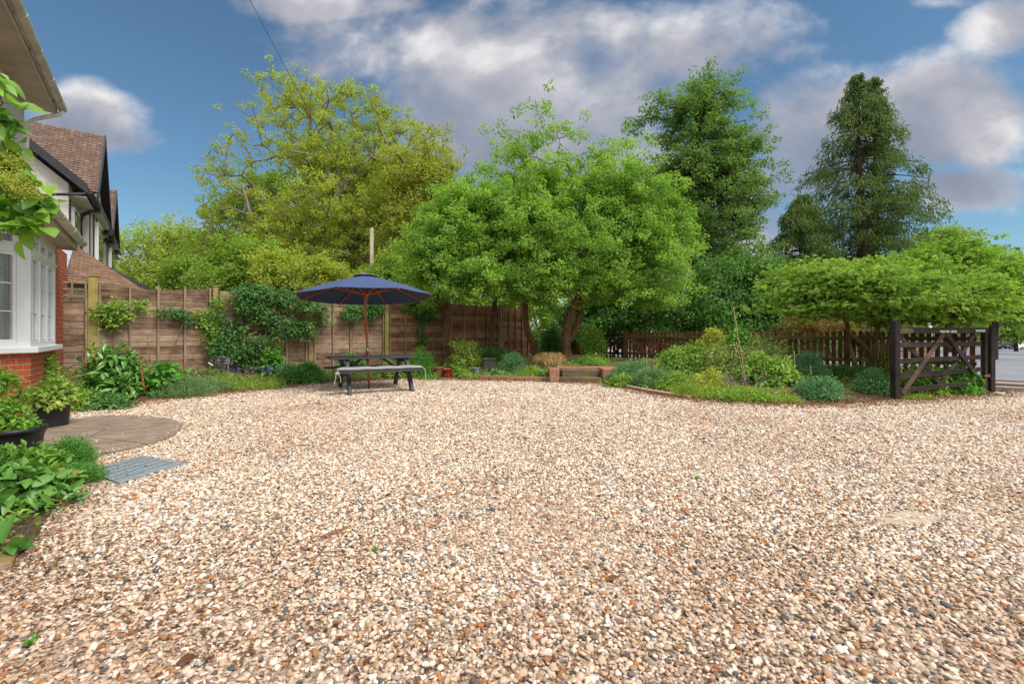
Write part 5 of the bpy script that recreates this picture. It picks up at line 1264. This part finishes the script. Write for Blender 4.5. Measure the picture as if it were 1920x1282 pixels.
tree('birch_tree', 'light airy pale green tree between the neighbouring house and the oak', b, [b, P(310, 560, 30), P(312, 520, 30)],
    [(320, 440, 40, 26, 30, 2.2, .6), (270, 465, 48, 36, 30, 2.4, .6), (350, 480, 50, 40, 30, 2.4, .8), (250, 520, 50, 40, 29, 2, .6), (310, 530, 70, 40, 29, 2, .8), (215, 500, 24, 22, 29, 1, .3), (370, 455, 22, 22, 30, 1, .4)],
    300, 15000, .19, .12, 'leaf_pale_bg', 'bark_grey', .2, clump=.6, sub=3, seg=.8, tip=.014)
b = at(1785, 48)
tree('street_tree', 'rounded tree top showing above the maple on the right', b, [b, P(1775, 520, 48), P(1772, 470, 48)], [(1770, 455, 46, 27, 48, 2.6, .8), (1765, 490, 70, 34, 48, 3)], 190, 20000, .24, .16, 'leaf_green_bg', 'bark_dark', .3, clump=.75, sub=3, seg=1.2)
b = at(1860, 26)
tree('street_tree', 'dark green tree behind the right side of the maple, above the road', b, [b, P(1864, 600, 26), P(1860, 560, 26)], [(1850, 512, 60, 36, 26, 2.2), (1885, 550, 34, 48, 26, 1.6), (1800, 525, 60, 34, 27, 2)], 340, 40000, .15, .10, 'leaf_hedge', 'bark_dark', .2, clump=.5, sub=3, seg=.8)
for (px, Yd, lab, rr) in ((1905, 62, 'farther roadside tree hanging over the parked van', (30, 44)), (1868, 84, 'small dark roadside tree behind the parked dark cars', (22, 20)), (1935, 40, 'roadside tree cut by the right edge of the picture', (40, 70))):
    b = at(px, Yd); cy = 592 if Yd > 60 else 560
    if Yd == 84: cy = 610
    tree('street_tree', lab, b, [b, P(px, 630, Yd), P(px, 610, Yd)], [(px, cy, rr[0], rr[1], Yd, rr[0]*Yd/F)], 120, 11000, .006*Yd, .004*Yd, 'leaf_green_bg', 'bark_dark', .12*Yd/40, clump=.013*Yd, sub=3, seg=1.5)
b = at(1700, 55)
hedge('hedge', 'distant dark tree belt beyond the road seen under the maple', b, [(1700, 610, 190, 26, 55, 3), (1560, 600, 120, 26, 50, 3), (1840, 606, 60, 26, 70, 3)], 320, 20000, .34, .22, 'leaf_horn', .9)
b = at(150, 40)
hedge('hedge', 'distant green hedge line far beyond the left fence', at(760, 34), [(560, 585, 300, 40, 34, 3), (860, 575, 160, 50, 30, 3), (300, 590, 200, 34, 36, 3), (1000, 585, 120, 50, 30, 2)], 520, 30000, .26, .17, 'leaf_green_bg', .7)

# japanese maple
b = at(1648, 8.9)
mp = empty('japanese_maple', b, 'bright lime-green japanese maple spreading in tiers over the picket fence and open gate', 'tree')
env = []
for (px, py, rx, ry, Yd, dr, w) in ((1785, 482, 64, 16, 9.2, .7, 1.5), (1700, 508, 80, 18, 8.9, 1.0, .8), (1560, 512, 80, 18, 8.7, .9, .9), (1800, 512, 66, 22, 8.9, .7, 1.1), (1740, 535, 110, 22, 8.5, .9, 1), (1610, 535, 100, 20, 8.5, .9, 1),
        (1510, 545, 45, 22, 8.6, .6, .9), (1785, 560, 75, 22, 8.4, .6, 1), (1700, 565, 100, 18, 8.2, .8, .8), (1580, 565, 60, 14, 8.4, .7, .6), (1500, 580, 28, 14, 8.6, .4, .5), (1838, 562, 28, 28, 8.9, .4, .8), (1785, 592, 50, 10, 8.3, .5, .6), (1550, 500, 50, 12, 8.7, .5, .5), (1785, 464, 36, 8, 9.2, .4, 1.4), (1540, 580, 50, 16, 8.5, .5, .8), (1690, 590, 60, 12, 8.3, .5, .6), (1470, 565, 24, 14, 8.7, .4, .5)):
    env.append((px, py, rx, ry, Yd, dr, w))
T = env_points(env, 760, .40, b)
stems = [[(1643, 688), (1632, 660), (1612, 640), (1592, 622), (1585, 600), (1560, 575)], [(1640, 688), (1640, 655), (1641, 630), (1650, 600), (1665, 565)], [(1666, 686), (1664, 650), (1672, 620), (1690, 590), (1730, 560)], [(1616, 680), (1594, 650), (1590, 625), (1588, 600), (1570, 560)], [(1648, 688), (1655, 640), (1640, 605), (1625, 570)]]
for k, s in enumerate(stems):
    pts = [P(x, y, 8.9+random.uniform(-.1, .1)*(i > 1))-b for i, (x, y) in enumerate(s)]
    pts[0].z = -.05
    sub_ = T[k::5]
    A, par, r = grow(pts, sub_, .032, .25, chain=.2, tip=.003); r[:len(pts)] = np.maximum(r[:len(pts)], [.038-.004*i for i in range(len(pts))]); branch_obj('trunk', A, par, r, M['bark_lime'], mp, 8, trunk_n=len(pts))
C = np.repeat(T, 4, 0)+RS.randn(len(T)*4, 3)*np.array([.22, .22, .045])
k_ = 10; n_ = len(C)*k_; Pt = np.repeat(C, k_, 0)+RS.randn(n_, 3)*np.array([.10, .10, .025])
out = unit(Pt-np.array([T[:, 0].mean(), T[:, 1].mean(), -2.0])); D = out*np.array([.9, .9, .2])+RS.randn(n_, 3)*.45+np.array([0, 0, -.42]); Nn = RS.randn(n_, 3)*.25+np.array([0, 0, 1.0])+out*.3
s = RS.uniform(.65, 1.25, n_); leaf_obj('crown', Pt, D, Nn, .080*s, .085*s, 'leaf_maple', mp, 'palm', droop=.3)

# ------------------------------------------------------------------ shrubs and border plants
def bush(name, label, px, Yd, w, h, n, L, W, lmat, shape='kite', cat='shrub', dep=None, clump=None, base=None, group=None, up=.7, drp=.1, nc=None, flower=None, nf=0, fs=.03, dome=False, lift=.0, jag=.35, kind=None):
    """low plant: clumps of leaves in a lumpy half dome over branching stems"""
    base = at(px, Yd) if base is None else Vector(base); root = empty(name, base, label, cat, group=group)
    dep = dep or w*.8; clump = clump or min(w, h)*.22; nc = nc or max(14, int(28*w*h/.4))
    az = RS.rand(nc)*2*math.pi; ph = np.arccos(RS.rand(nc)); rr = (.55+.45*RS.rand(nc)**.5)*(1-jag*RS.rand(nc)*(not dome))
    T = np.stack([np.cos(az)*np.sin(ph)*rr*(w/2-clump*.5), np.sin(az)*np.sin(ph)*rr*(dep/2-clump*.5), lift+np.cos(ph)*rr*(h-clump*.5-lift)], 1)
    T[:, 2] = np.maximum(T[:, 2], clump*.5)
    A, par, r = grow([Vector((0, 0, -.02)), Vector((0, 0, .04))], T, .012+.01*w, .15, chain=.1, tip=.002); branch_obj('stem', A, par, r, M['bark' if h > .3 else 'bark_lime'], root, 4)
    Pt, D, N = clump_leaves(T, clump, max(1, n//nc), .8, up, drp, (0, 0, 0), .8); k = Pt[:, 2] > .005; Pt, D, N = Pt[k], D[k], N[k]
    s = RS.uniform(.6, 1.3, len(Pt)); leaf_obj('foliage', Pt, D, N, L*s, W*s, lmat, root, shape)
    if flower:
        q = RS.randint(0, len(T), nf); o = unit(T[q]+RS.randn(nf, 3)*.1)
        Pf = T[q]+o*clump*.9+np.array([0, 0, .03]); k5 = 5; Pf = np.repeat(Pf, k5, 0)+RS.randn(nf*k5, 3)*fs*.25
        leaf_obj('flowers', Pf, RS.randn(nf*k5, 3)+np.repeat(o, k5, 0)*.4, RS.randn(nf*k5, 3)+np.array([0, 0, 1.]), fs, fs*.8, flower, root, 'kite')
    return root
def spikes(name, label, px, Yd, w, h, n, L, W, lmat, cat='grass', dep=None, spread=.5, base=None, droop=.12, flower=None, nf=0, fs=.03, clumps=1, group=None):
    """tuft of arching blades"""
    base = at(px, Yd) if base is None else Vector(base); root = empty(name, base, label, cat, group=group); dep = dep or w*.7
    cx = RS.uniform(-.5, .5, (clumps, 2))*np.array([w*.7, dep*.7]) if clumps > 1 else np.zeros((1, 2))
    i = RS.randint(0, clumps, n); Pt = np.zeros((n, 3)); Pt[:, :2] = cx[i]+RS.randn(n, 2)*(w*.07 if clumps > 1 else w*.12)
    D = np.concatenate([RS.randn(n, 2)*spread, np.ones((n, 1))], 1); s = RS.uniform(.38, 1.08, n)
    N = np.cross(D, RS.randn(n, 3))
    leaf_obj('blades', Pt, D, N, L*s, W, lmat, root, 'blade', droop=droop)
    if flower:
        q = RS.randint(0, clumps, nf); Pb = np.zeros((nf, 3)); Pb[:, :2] = cx[q]+RS.randn(nf, 2)*w*.08; D2 = np.concatenate([RS.randn(nf, 2)*.12, np.ones((nf, 1))], 1)
        leaf_obj('flower_stems', Pb, D2, RS.randn(nf, 3), h*1.0, .006, lmat, root, 'blade', droop=0)
        k = 12; tipp = Pb+unit(D2)*h*.85; Pf = np.repeat(tipp, k, 0)+RS.randn(nf*k, 3)*np.array([.012, .012, .045])
        leaf_obj('flowers', Pf, RS.randn(nf*k, 3), RS.randn(nf*k, 3), fs, fs*.7, flower, root, 'kite')
    return root
# left bed
bush('rose_bush', 'light green rose bush growing against the corner of the bay window', 84, 6.75, .55, .92, 2600, .050, .034, 'leaf_rose_light', clump=.12, nc=46, drp=.1)
bush('yellow_shrub', 'yellow-green shrub with big rounded leaves growing in the black tub on the flagstones', 100, 5.3, 0.50, .42, 900, .060, .034, 'leaf_choisya', 'full', base=POT1+Vector((0.02, 0, .22)), clump=.10, nc=36)
bush('laurel', 'large-leaved glossy dark green shrub in front of the panel fence, left end', 212, 7.35, 1.10, .95, 1700, .155, .050, 'leaf_laurel', 'full', clump=.20, nc=44, up=.9)
bush('hydrangea', 'rounded bright green hydrangea behind the rusty stake', 310, 7.75, .70, .72, 950, .105, .075, 'leaf_bright', 'broad', clump=.15, nc=34, up=1.0)
bush('sage', 'low dark green leafy clump spilling over the sunken brick edging', 195, 6.55, 1.05, .36, 2200, .065, .030, 'leaf_rose', 'broad', clump=.12, nc=60, dep=.7)
bush('shrub', 'small leafy green shrub between the black tub and the glossy laurel', 140, 6.45, .7, .50, 2200, .05, .028, 'leaf_rose_light', clump=.13, nc=46, dep=.6)
bush('lavender', 'feathery grey-green lavender mound at the edge of the left bed', 345, 7.75, 1.0, .44, 7200, .075, .008, 'leaf_grey', clump=.15, nc=70, drp=-.6, dep=.8, flower='flower_lilac', nf=26, fs=.014)
bush('catmint', 'second softer grey-green mound right behind the lavender', 390, 8.3, .9, .36, 4600, .060, .012, 'leaf_grey', clump=.13, nc=52, drp=-.5, dep=.7)
spikes('bluebells', 'strappy green leaves with blue and lilac bluebells below the climbing rose', 470, 8.95, 1.5, .46, 1500, .36, .014, 'leaf_grass', 'flower', dep=.9, clumps=26, flower='flower_blue', nf=34, fs=.020, droop=.2)
spikes('bluebells', 'paler lilac bluebells at the foot of the second fence post', 425, 9.15, .6, .50, 350, .34, .013, 'leaf_grass', 'flower', clumps=8, flower='flower_lilac', nf=16, fs=.020, droop=.2)
bush('geranium', 'dense low round green bush left of the picnic table', 563, 9.95, 1.15, .50, 7500, .045, .030, 'leaf_fine', clump=.13, nc=80, dep=.9, dome=True, flower='flower_white', nf=8, fs=.018)
bush('young_hydrangea', 'small bright broad-leaved plant against the fence above the bluebells', 507, 10.0, .62, .70, 520, .13, .085, 'leaf_bright', 'broad', clump=.13, nc=22, up=1.0)
bush('shrub', 'green shrub showing over the left end of the picnic table top', 660, 11.1, .95, .62, 3800, .055, .035, 'leaf_fine', clump=.14, nc=52)
bush('shrub', 'low green plants under the right half of the picnic table', 735, 11.0, 1.2, .50, 3800, .055, .034, 'leaf_rose_light', clump=.13, nc=56, dep=.6)
bush('euphorbia', 'feathery bright green plant right of the picnic table', 788, 11.4, .85, .80, 5200, .075, .016, 'leaf_bright', clump=.15, nc=52, drp=-.3, jag=.4)
bush('choisya', 'yellow-green rounded choisya bush behind the red glazed pot', 870, 11.75, 1.08, 1.02, 5200, .070, .034, 'leaf_choisya', 'broad', clump=.15, nc=72, up=.8)
spikes('iris_leaves', 'tall dark green strap leaves behind the square planter', 925, 12.2, .9, .8, 600, .78, .026, 'leaf_strap', 'plant', clumps=9, droop=.12)
bush('euphorbia', 'blue-green feathery mound left of the bronze grass', 962, 11.35, .80, .52, 6200, .055, .011, 'leaf_bluegreen', clump=.13, nc=60, drp=-.5, dome=True)
spikes('sedge', 'arching bronze ornamental grass at the foot of the elbowed trunk', 1013, 11.7, 1.0, .75, 2600, .74, .012, 'leaf_sedge', 'grass', spread=.55, droop=.30, clumps=4)
bush('shrub', 'small leafy green shrub between the red pot and the grey pot', 865, 11.15, .55, .34, 2000, .04, .026, 'leaf_rose_light', clump=.1, nc=34)
bush('fern', 'low bright green fern-like leaves below the red glazed pot, right of the bench', 805, 10.65, .8, .20, 2200, .05, .018, 'leaf_bright', clump=.09, nc=46, dep=.5)
bush('lambs_ear', 'pale grey-green felted leaves beside the small grey pot', 935, 11.0, .55, .22, 420, .12, .045, 'leaf_grey', 'broad', clump=.09, nc=20, dep=.4)
bush('hosta', 'broad blue-green leaves at the left foot of the brick pier', 1022, 10.5, .35, .26, 110, .15, .10, 'leaf_bluegreen', 'broad', clump=.08, nc=12, dep=.25)
bush('shrub', 'light green plants behind the left brick pier, below the forked trunk', 1000, 11.0, .7, .36, 2400, .05, .02, 'leaf_grass', clump=.11, nc=40)
bush('ivy', 'leafy green shoots at the right foot of the forked trunk', 1112, 12.7, .9, 1.25, 4600, .06, .045, 'leaf_rose_light', clump=.18, nc=60, cat='ivy')
bush('shrub', 'dark leafy shrub behind the bronze grass, left of the forked trunk', 1035, 14.2, .95, 1.25, 3800, .07, .045, 'leaf_hedge', clump=.2, nc=52)
bush('shrub', 'pale mixed green plants behind the garden steps', 1110, 11.6, 1.1, .34, 3400, .05, .02, 'leaf_rose_light', clump=.11, nc=60, flower='flower_white', nf=10, fs=.025)
# right bed
def rb(*a, **k): return bush(*a, **k)
rb('poppies', 'soft grey-green plants with pale pink blooms right of the garden steps', 1190, 9.6, 1.30, .60, 6600, .085, .018, 'leaf_bluegreen', clump=.15, nc=70, drp=-.3, flower='flower_pink', nf=7, fs=.055, cat='flower')
rb('rose_bush', 'green leafy rose between the poppies and the yellow shrub', 1285, 9.5, 1.35, .74, 7000, .055, .034, 'leaf_rose_light', clump=.16, nc=70)
rb('yellow_shrub', 'bright yellow shrub top standing above the middle of the big flower bed', 1340, 10.0, .80, .92, 1800, .055, .032, 'leaf_yellow', clump=.13, nc=32, lift=.45)
rb('shrub', 'tallest pale green shrub in the middle of the big flower bed', 1400, 9.0, 1.75, .92, 10500, .075, .028, 'leaf_variegated', clump=.18, nc=110, drp=.2)
rb('young_hydrangea', 'bright green broad leaves poking out at the top of the tallest pale shrub', 1385, 8.9, .45, .92, 240, .11, .07, 'leaf_bright', 'broad', clump=.10, nc=10, lift=.62)
rb('shrub', 'dark green shrub behind the yellow shrub, left side', 1310, 10.1, .55, .75, 1500, .06, .04, 'leaf_hedge', clump=.14, nc=26)
rb('hydrangea', 'mid green leafy plant right of the tall bamboo cane', 1440, 8.1, 1.15, .62, 3000, .08, .045, 'leaf_rose_light', 'broad', clump=.14, nc=56, flower='flower_pink', nf=5, fs=.04)
rb('yellow_shrub', 'small golden plant low in the front of the big flower bed', 1330, 8.0, .60, .50, 1400, .05, .024, 'leaf_yellow', clump=.10, nc=26)
rb('catmint', 'grey-green mound low in the left front of the big flower bed', 1225, 8.9, 1.0, .50, 5200, .065, .014, 'leaf_grey', clump=.13, nc=52, drp=-.4)
rb('shrub', 'fresh green leafy mound in front of the rose, over the edge of the gravel', 1275, 8.5, .95, .38, 4200, .055, .024, 'leaf_rose_light', clump=.12, nc=60)
spikes('bluebells', 'grassy leaves with dark blue spires below the leaning bamboo canes', 1400, 7.6, 1.4, .30, 900, .26, .010, 'leaf_grass', 'flower', dep=.7, clumps=18, flower='flower_blue', nf=9, fs=.020)
rb('euphorbia', 'blue-green feathery plant behind the thin upright cane', 1515, 8.6, .85, .55, 4600, .07, .012, 'leaf_bluegreen', clump=.14, nc=52, drp=-.5)
rb('shrub', 'leafy green clump spilling over the brick edging just right of the garden steps', 1165, 9.15, .75, .40, 3000, .06, .030, 'leaf_rose_light', clump=.13, nc=44)
rb('weeds', 'pale feathery weeds at the gravel edge below the small golden plant', 1300, 7.65, .95, .30, 3200, .07, .012, 'leaf_grass', clump=.12, nc=50, drp=-.5, dep=.5)
rb('weeds', 'fresh green weeds at the gravel edge below the bamboo canes', 1400, 7.2, 1.0, .26, 2600, .06, .022, 'leaf_rose_light', clump=.12, nc=50, dep=.45)
rb('weeds', 'sparse yellowish weeds on bare earth left of the blue-green dome', 1470, 7.1, .6, .16, 900, .05, .016, 'leaf_grass', clump=.08, nc=24, dep=.4)
rb('euphorbia', 'neat blue-green dome at the right tip of the big flower bed', 1533, 7.35, .74, .46, 5200, .058, .017, 'leaf_bluegreen', clump=.10, nc=95, drp=-.2, dome=True)
spikes('iris_leaves', 'dark green strap leaves along the picket fence left of the maple stems', 1580, 8.9, 1.1, .38, 900, .42, .016, 'leaf_strap', 'plant', dep=.5, clumps=14, droop=.1)
rb('catmint', 'tall grey-green leafy clump below the maple, left of the open gate', 1632, 7.95, .78, .54, 5200, .06, .020, 'leaf_bluegreen', clump=.14, nc=60, drp=-.3)
rb('ground_elder', 'leafy green weeds growing up through the left half of the open gate', 1725, 7.98, 1.1, .62, 5200, .07, .036, 'leaf_rose_light', clump=.14, nc=60, dep=.6)
rb('ground_elder', 'leafy green weeds growing up through the right half of the open gate', 1795, 8.15, 1.0, .66, 5200, .07, .036, 'leaf_bright', clump=.14, nc=60, dep=.5)
rb('fern', 'low ferny leaves spilling on the gravel under the hanging stile of the gate', 1722, 7.45, .75, .18, 2200, .06, .018, 'leaf_grass', clump=.08, nc=46, dep=.3)
rb('shrub', 'small leafy shrub among the maple stems', 1650, 9.1, .9, .55, 2600, .055, .035, 'leaf_rose_light', clump=.14, nc=46)
# climbers on the fence (photo columns/rows on the fence plane)
def climber(name, label, blobs, n, L, W, lmat, root_px, cat='climber', dpt=.16, nt=90, clump=.11, shape='kite'):
    s = on_line(PA, PD, root_px); b0 = PA+PD*s; base = Vector((b0[0]+.08, b0[1]-.18, gz(b0[0], b0[1]-.2))); root = empty(name, base, label, cat)
    w = np.array([a[2]*a[3]*(a[4] if len(a) > 4 else 1) for a in blobs], float); T = []
    for bl, k in zip(blobs, RS.multinomial(nt, w/w.sum())):
        for _ in range(k):
            rr = RS.rand()**.5; th = RS.rand()*6.283; px = bl[0]+bl[2]*rr*math.cos(th); py = bl[1]+bl[3]*rr*math.sin(th)
            q = PA+PD*on_line(PA, PD, px); yd = q[1]; off = RS.rand()*dpt+.05; p = P(px, py, yd)+Vector((PD[1], -PD[0], 0))*off; T.append(np.array(p-base))
    T = np.array(T); A, par, r = grow([Vector((0, 0, 0)), Vector((0, .05, .3))], T, .018 if nt > 200 else .006, .2, chain=.15, tip=.002); branch_obj('stem', A, par, r, M['bark'], root, 5)
    Pt, D, N = clump_leaves(T, clump, max(1, n//len(T)), .8, .6, .25); N += np.array([PD[1], -PD[0], 0])*.6
    sc = RS.uniform(.6, 1.3, len(Pt)); leaf_obj('foliage', Pt, D, N, L*sc, W*sc, lmat, root, shape)
    return root
climber('climbing_rose', 'big dark green climbing rose sprawled over the fence left of the parasol', [(460, 560, 38, 20), (500, 552, 60, 12), (560, 566, 44, 16, 1), (594, 588, 22, 16), (480, 592, 34, 16), (535, 612, 40, 16), (425, 640, 30, 34), (462, 655, 22, 26, .8), (400, 596, 20, 14, .5), (575, 625, 22, 12, .7), (500, 632, 20, 10, .6)],
        8000, .068, .042, 'leaf_rose', 440, nt=210, clump=.16, dpt=.30)
climber('climbing_rose', 'lighter wispy shoots of climbing rose reaching over the second fence post', [(390, 600, 22, 18), (372, 590, 16, 12, .6), (400, 640, 18, 30, .8), (500, 650, 26, 18, .5), (412, 565, 14, 14, .6)], 1900, .05, .03, 'leaf_rose_light', 400, nt=80, clump=.10)
climber('climbing_shrub', 'small leafy climber on the fence above the glossy laurel', [(218, 586, 38, 18), (255, 575, 18, 9), (203, 604, 14, 16)], 1000, .060, .040, 'leaf_rose_light', 215, nt=54, clump=.12)
climber('climbing_shrub', 'thin leafy spray on the fence between the laurel climber and the big rose', [(320, 586, 26, 8), (345, 596, 20, 8)], 480, .055, .035, 'leaf_rose', 320, nt=34, clump=.10)
climber('climbing_shrub', 'leafy climber on the fence right behind the parasol pole', [(672, 586, 34, 16), (700, 578, 16, 9)], 1700, .060, .040, 'leaf_rose', 668, nt=60, clump=.10)
climber('ivy', 'dark ivy-like creeper hanging on the fence right of the parasol', [(775, 575, 26, 14), (790, 590, 18, 22), (785, 630, 10, 26, .5)], 1800, .055, .035, 'leaf_hedge', 785, nt=60, clump=.11)

# near left planting
def nb(name, label, px, Yd, w, h, n, L, W, lmat, shape='full', base=None, **k):
    return bush(name, label, px, Yd, w, h, n, L, W, lmat, shape, base=base, **k)
nb('potted_shrub', 'leafy mid green shrub growing in the tub at the left edge', 10, 3.8, .42, .34, 900, .055, .028, 'leaf_near', base=POT2+Vector((-.06, .02, .22)), clump=.09, nc=30)
nb('potted_shrub', 'tall airy stems with light leaves beside the bay window, at the left edge', -10, 4.6, .55, .85, 420, .075, .035, 'leaf_near', clump=.08, nc=26, lift=.35, base=(-5.15, 4.55, 0))
nb('astilbe', 'bright green serrated leaves in front of the tub at the left edge', 30, 3.3, .55, .32, 1300, .050, .028, 'leaf_near', clump=.09, nc=44, base=(-3.45, 3.25, .03))
nb('love_in_a_mist', 'soft feathery green tuft left of the drain cover', 120, 3.55, .42, .24, 5200, .045, .006, 'leaf_fine', 'kite', clump=.08, nc=46, drp=-.4, base=(-3.52, 3.62, .02))
nb('love_in_a_mist', 'smaller feathery green tuft touching the corner of the drain cover', 150, 3.25, .30, .15, 1800, .04, .006, 'leaf_fine', 'kite', clump=.06, nc=24, drp=-.4, base=(-3.10, 3.28, .01))
nb('hellebore', 'big-leaved dark green hellebore at the lower left edge', 45, 2.75, .62, .32, 330, .115, .046, 'leaf_hellebore', clump=.09, nc=30, up=1.1, base=(-3.12, 2.86, .03))
nb('hellebore', 'small hellebore shoots spreading over the gravel edge', 110, 2.75, .40, .16, 120, .075, .030, 'leaf_hellebore', clump=.07, nc=16, up=1.1, base=(-2.84, 2.84, .0))
nb('seedling', 'few green leaves cut by the left edge near the bottom', 0, 2.15, .26, .20, 34, .13, .055, 'leaf_hellebore', clump=.05, nc=7, base=(-2.48, 2.15, .0))
nb('astilbe', 'mixed green and brownish leaves between the feathery tuft and the hellebore', 60, 3.1, .65, .20, 1000, .055, .026, 'leaf_rose_light', clump=.09, nc=40, base=(-3.25, 3.05, .02))
# climbing hydrangea hanging in at the top left
hb = P(-60, 300, 2.35); hr = empty('climbing_hydrangea', hb, 'sunlit climbing hydrangea with large leaves and lime flower heads hanging in at the top left', 'climber')
spots = [(5, 195, 2.3), (10, 235, 2.35), (-10, 150, 2.3), (18, 265, 2.4), (-15, 215, 2.3), (22, 300, 2.45), (0, 330, 2.4), (55, 345, 2.4), (70, 375, 2.4), (40, 385, 2.4), (10, 390, 2.4), (-10, 370, 2.35), (35, 345, 2.45), (-5, 285, 2.4), (40, 415, 2.35), (65, 420, 2.4), (15, 360, 2.5), (-20, 400, 2.4), (20, 425, 2.45), (80, 395, 2.45)]
T = np.array([np.array(P(x, y, d)-hb) for x, y, d in spots]); A, par, r = grow([Vector((-.1, .1, -.3)), Vector((-.06, 0, 0))], T, .006, .1, chain=.2, tip=.003); branch_obj('stem', A, par, r, M['bark_lime'], hr, 6)
k_ = 11; n_ = len(T)*k_; Pt = np.repeat(T, k_, 0)+RS.randn(n_, 3)*.030
D = RS.randn(n_, 3)*np.array([.6, .5, .45])+np.array([.35, -.35, -.25]); Nn = RS.randn(n_, 3)*.35+np.array([.1, -.55, .9]); s = RS.uniform(.6, 1.15, n_)
leaf_obj('foliage', Pt, D, Nn, .105*s, .070*s, 'leaf_near', hr, 'full', droop=.28, fold=.14)
for (x, y, d) in ((28, 335, 2.3), (12, 300, 2.35), (48, 360, 2.32)):
    c = np.array(P(x, y, d)-hb); n_ = 520; o = RS.randn(n_, 3)*np.array([.045, .04, .022]); leaf_obj('flower_head', c+o, RS.randn(n_, 3), RS.randn(n_, 3)+np.array([0, -.5, .8]), .010, .008, 'flower_lime', hr, 'kite')

# ------------------------------------------------------------------ ground cover and weeds nobody could count
def region_pts(n, x0, x1, y0, y1, dmin, dmax):
    out = []
    while sum(map(len, out)) < n:
        p = np.stack([RS.uniform(x0, x1, n), RS.uniform(y0, y1, n)], 1); d = seg_dist(p[:, 0], p[:, 1], EDGE)
        k = ~inside(p[:, 0], p[:, 1], EDGE) & (d > dmin) & (d < dmax) & (np.abs(p[:, 0]) < p[:, 1]*1.2+.5) & (road_s(p[:, 0], p[:, 1]) < .1) & ~((p[:, 0] > .8) & (p[:, 0] < 2.55) & (p[:, 1] > 9.9) & (p[:, 1] < 10.8))
        sf = (p[:, 0]-PA[0])*(-PD[1])+(p[:, 1]-PA[1])*PD[0]; k &= sf < -.1
        out.append(p[k])
    return np.concatenate(out)[:n]
def cover(name, p, L, W, mat, shape, updir=1.0, per=5, spr=.05, droop=.2):
    z = hgt(p[:, 0], p[:, 1]); C = np.stack([p[:, 0], p[:, 1], z], 1); C = np.repeat(C, per, 0); n = len(C); C[:, :2] += RS.randn(n, 2)*spr
    if shape == 'blade': D = np.concatenate([RS.randn(n, 2)*.45, np.full((n, 1), updir)], 1); N = np.cross(D, RS.randn(n, 3))
    else: D = RS.randn(n, 3)*np.array([1, 1, .4])+np.array([0, 0, .3]); N = RS.randn(n, 3)*.4+np.array([0, 0, 1.]); C[:, 2] += RS.rand(n)*.09
    s = RS.uniform(.4, 1.2, n); o = leaf_obj(name, C, D, N, L*s, W*np.sqrt(s), mat, None, shape, droop=droop); return tag(o, kind='stuff')
bare = lambda p: p[~((p[:, 0] > 4.4) & (p[:, 0] < 6.3) & (p[:, 1] < 7.9) & (RS.rand(len(p)) > .12)) & (np.sin(p[:, 0]*4.3+1.3*np.sin(p[:, 1]*3.1))*np.sin(p[:, 1]*5.3+p[:, 0])+.35*RS.randn(len(p)) > -.12)]
a_ = bare(region_pts(2300, -8, 8, 6.0, 14.5, .16, 2.6)); cover('ground_cover', a_, .065, .034, 'leaf_rose_light', 'kite', per=7, spr=.07)
a_ = bare(region_pts(800, -8, 8, 6.0, 14.5, .1, 2.0)); cover('weeds', a_, .05, .026, 'leaf_grass', 'kite', per=8, spr=.06)
a_ = np.concatenate([bare(region_pts(330, -8, 2.0, 6.0, 13, .08, .85)), bare(region_pts(130, 2, 7.5, 6.5, 9.5, .08, .8))]); cover('grass_tufts', a_, .26, .010, 'leaf_grass', 'blade', per=16, spr=.022)
a_ = region_pts(400, -4.5, 2.5, 10.2, 13.5, .1, 3); cover('grass_tufts', a_, .22, .008, 'leaf_grass', 'blade', per=12, spr=.03)
a_ = region_pts(260, -4.6, -2.3, 1.9, 4.2, .03, .9); cover('ground_cover', a_, .05, .028, 'leaf_near', 'kite', per=6, spr=.05)
# single weeds growing in the gravel
for k, (px, py) in enumerate(((703, 1037), (1305, 900), (1480, 742), (1555, 838), (60, 1210))):
    c = G(px, py, 0); n_ = 14; lab = ['tiny green seedling in the gravel below the middle', 'tiny green seedling in the gravel right of the middle', 'small weed in the gravel just in front of the big flower bed', 'small weed in the gravel below the blue-green dome', 'small green leaf tuft in the gravel at the bottom left corner'][k]
    o = leaf_obj('seedling', RS.randn(n_, 3)*.004+np.array([0, 0, .012]), RS.randn(n_, 3)*np.array([1, 1, .2])+np.array([0, 0, .7]), RS.randn(n_, 3)*.3+np.array([0, 0, 1.]), .030, .010, 'leaf_bright', None, 'kite'); o.location = c; tag(o, lab, 'weed')
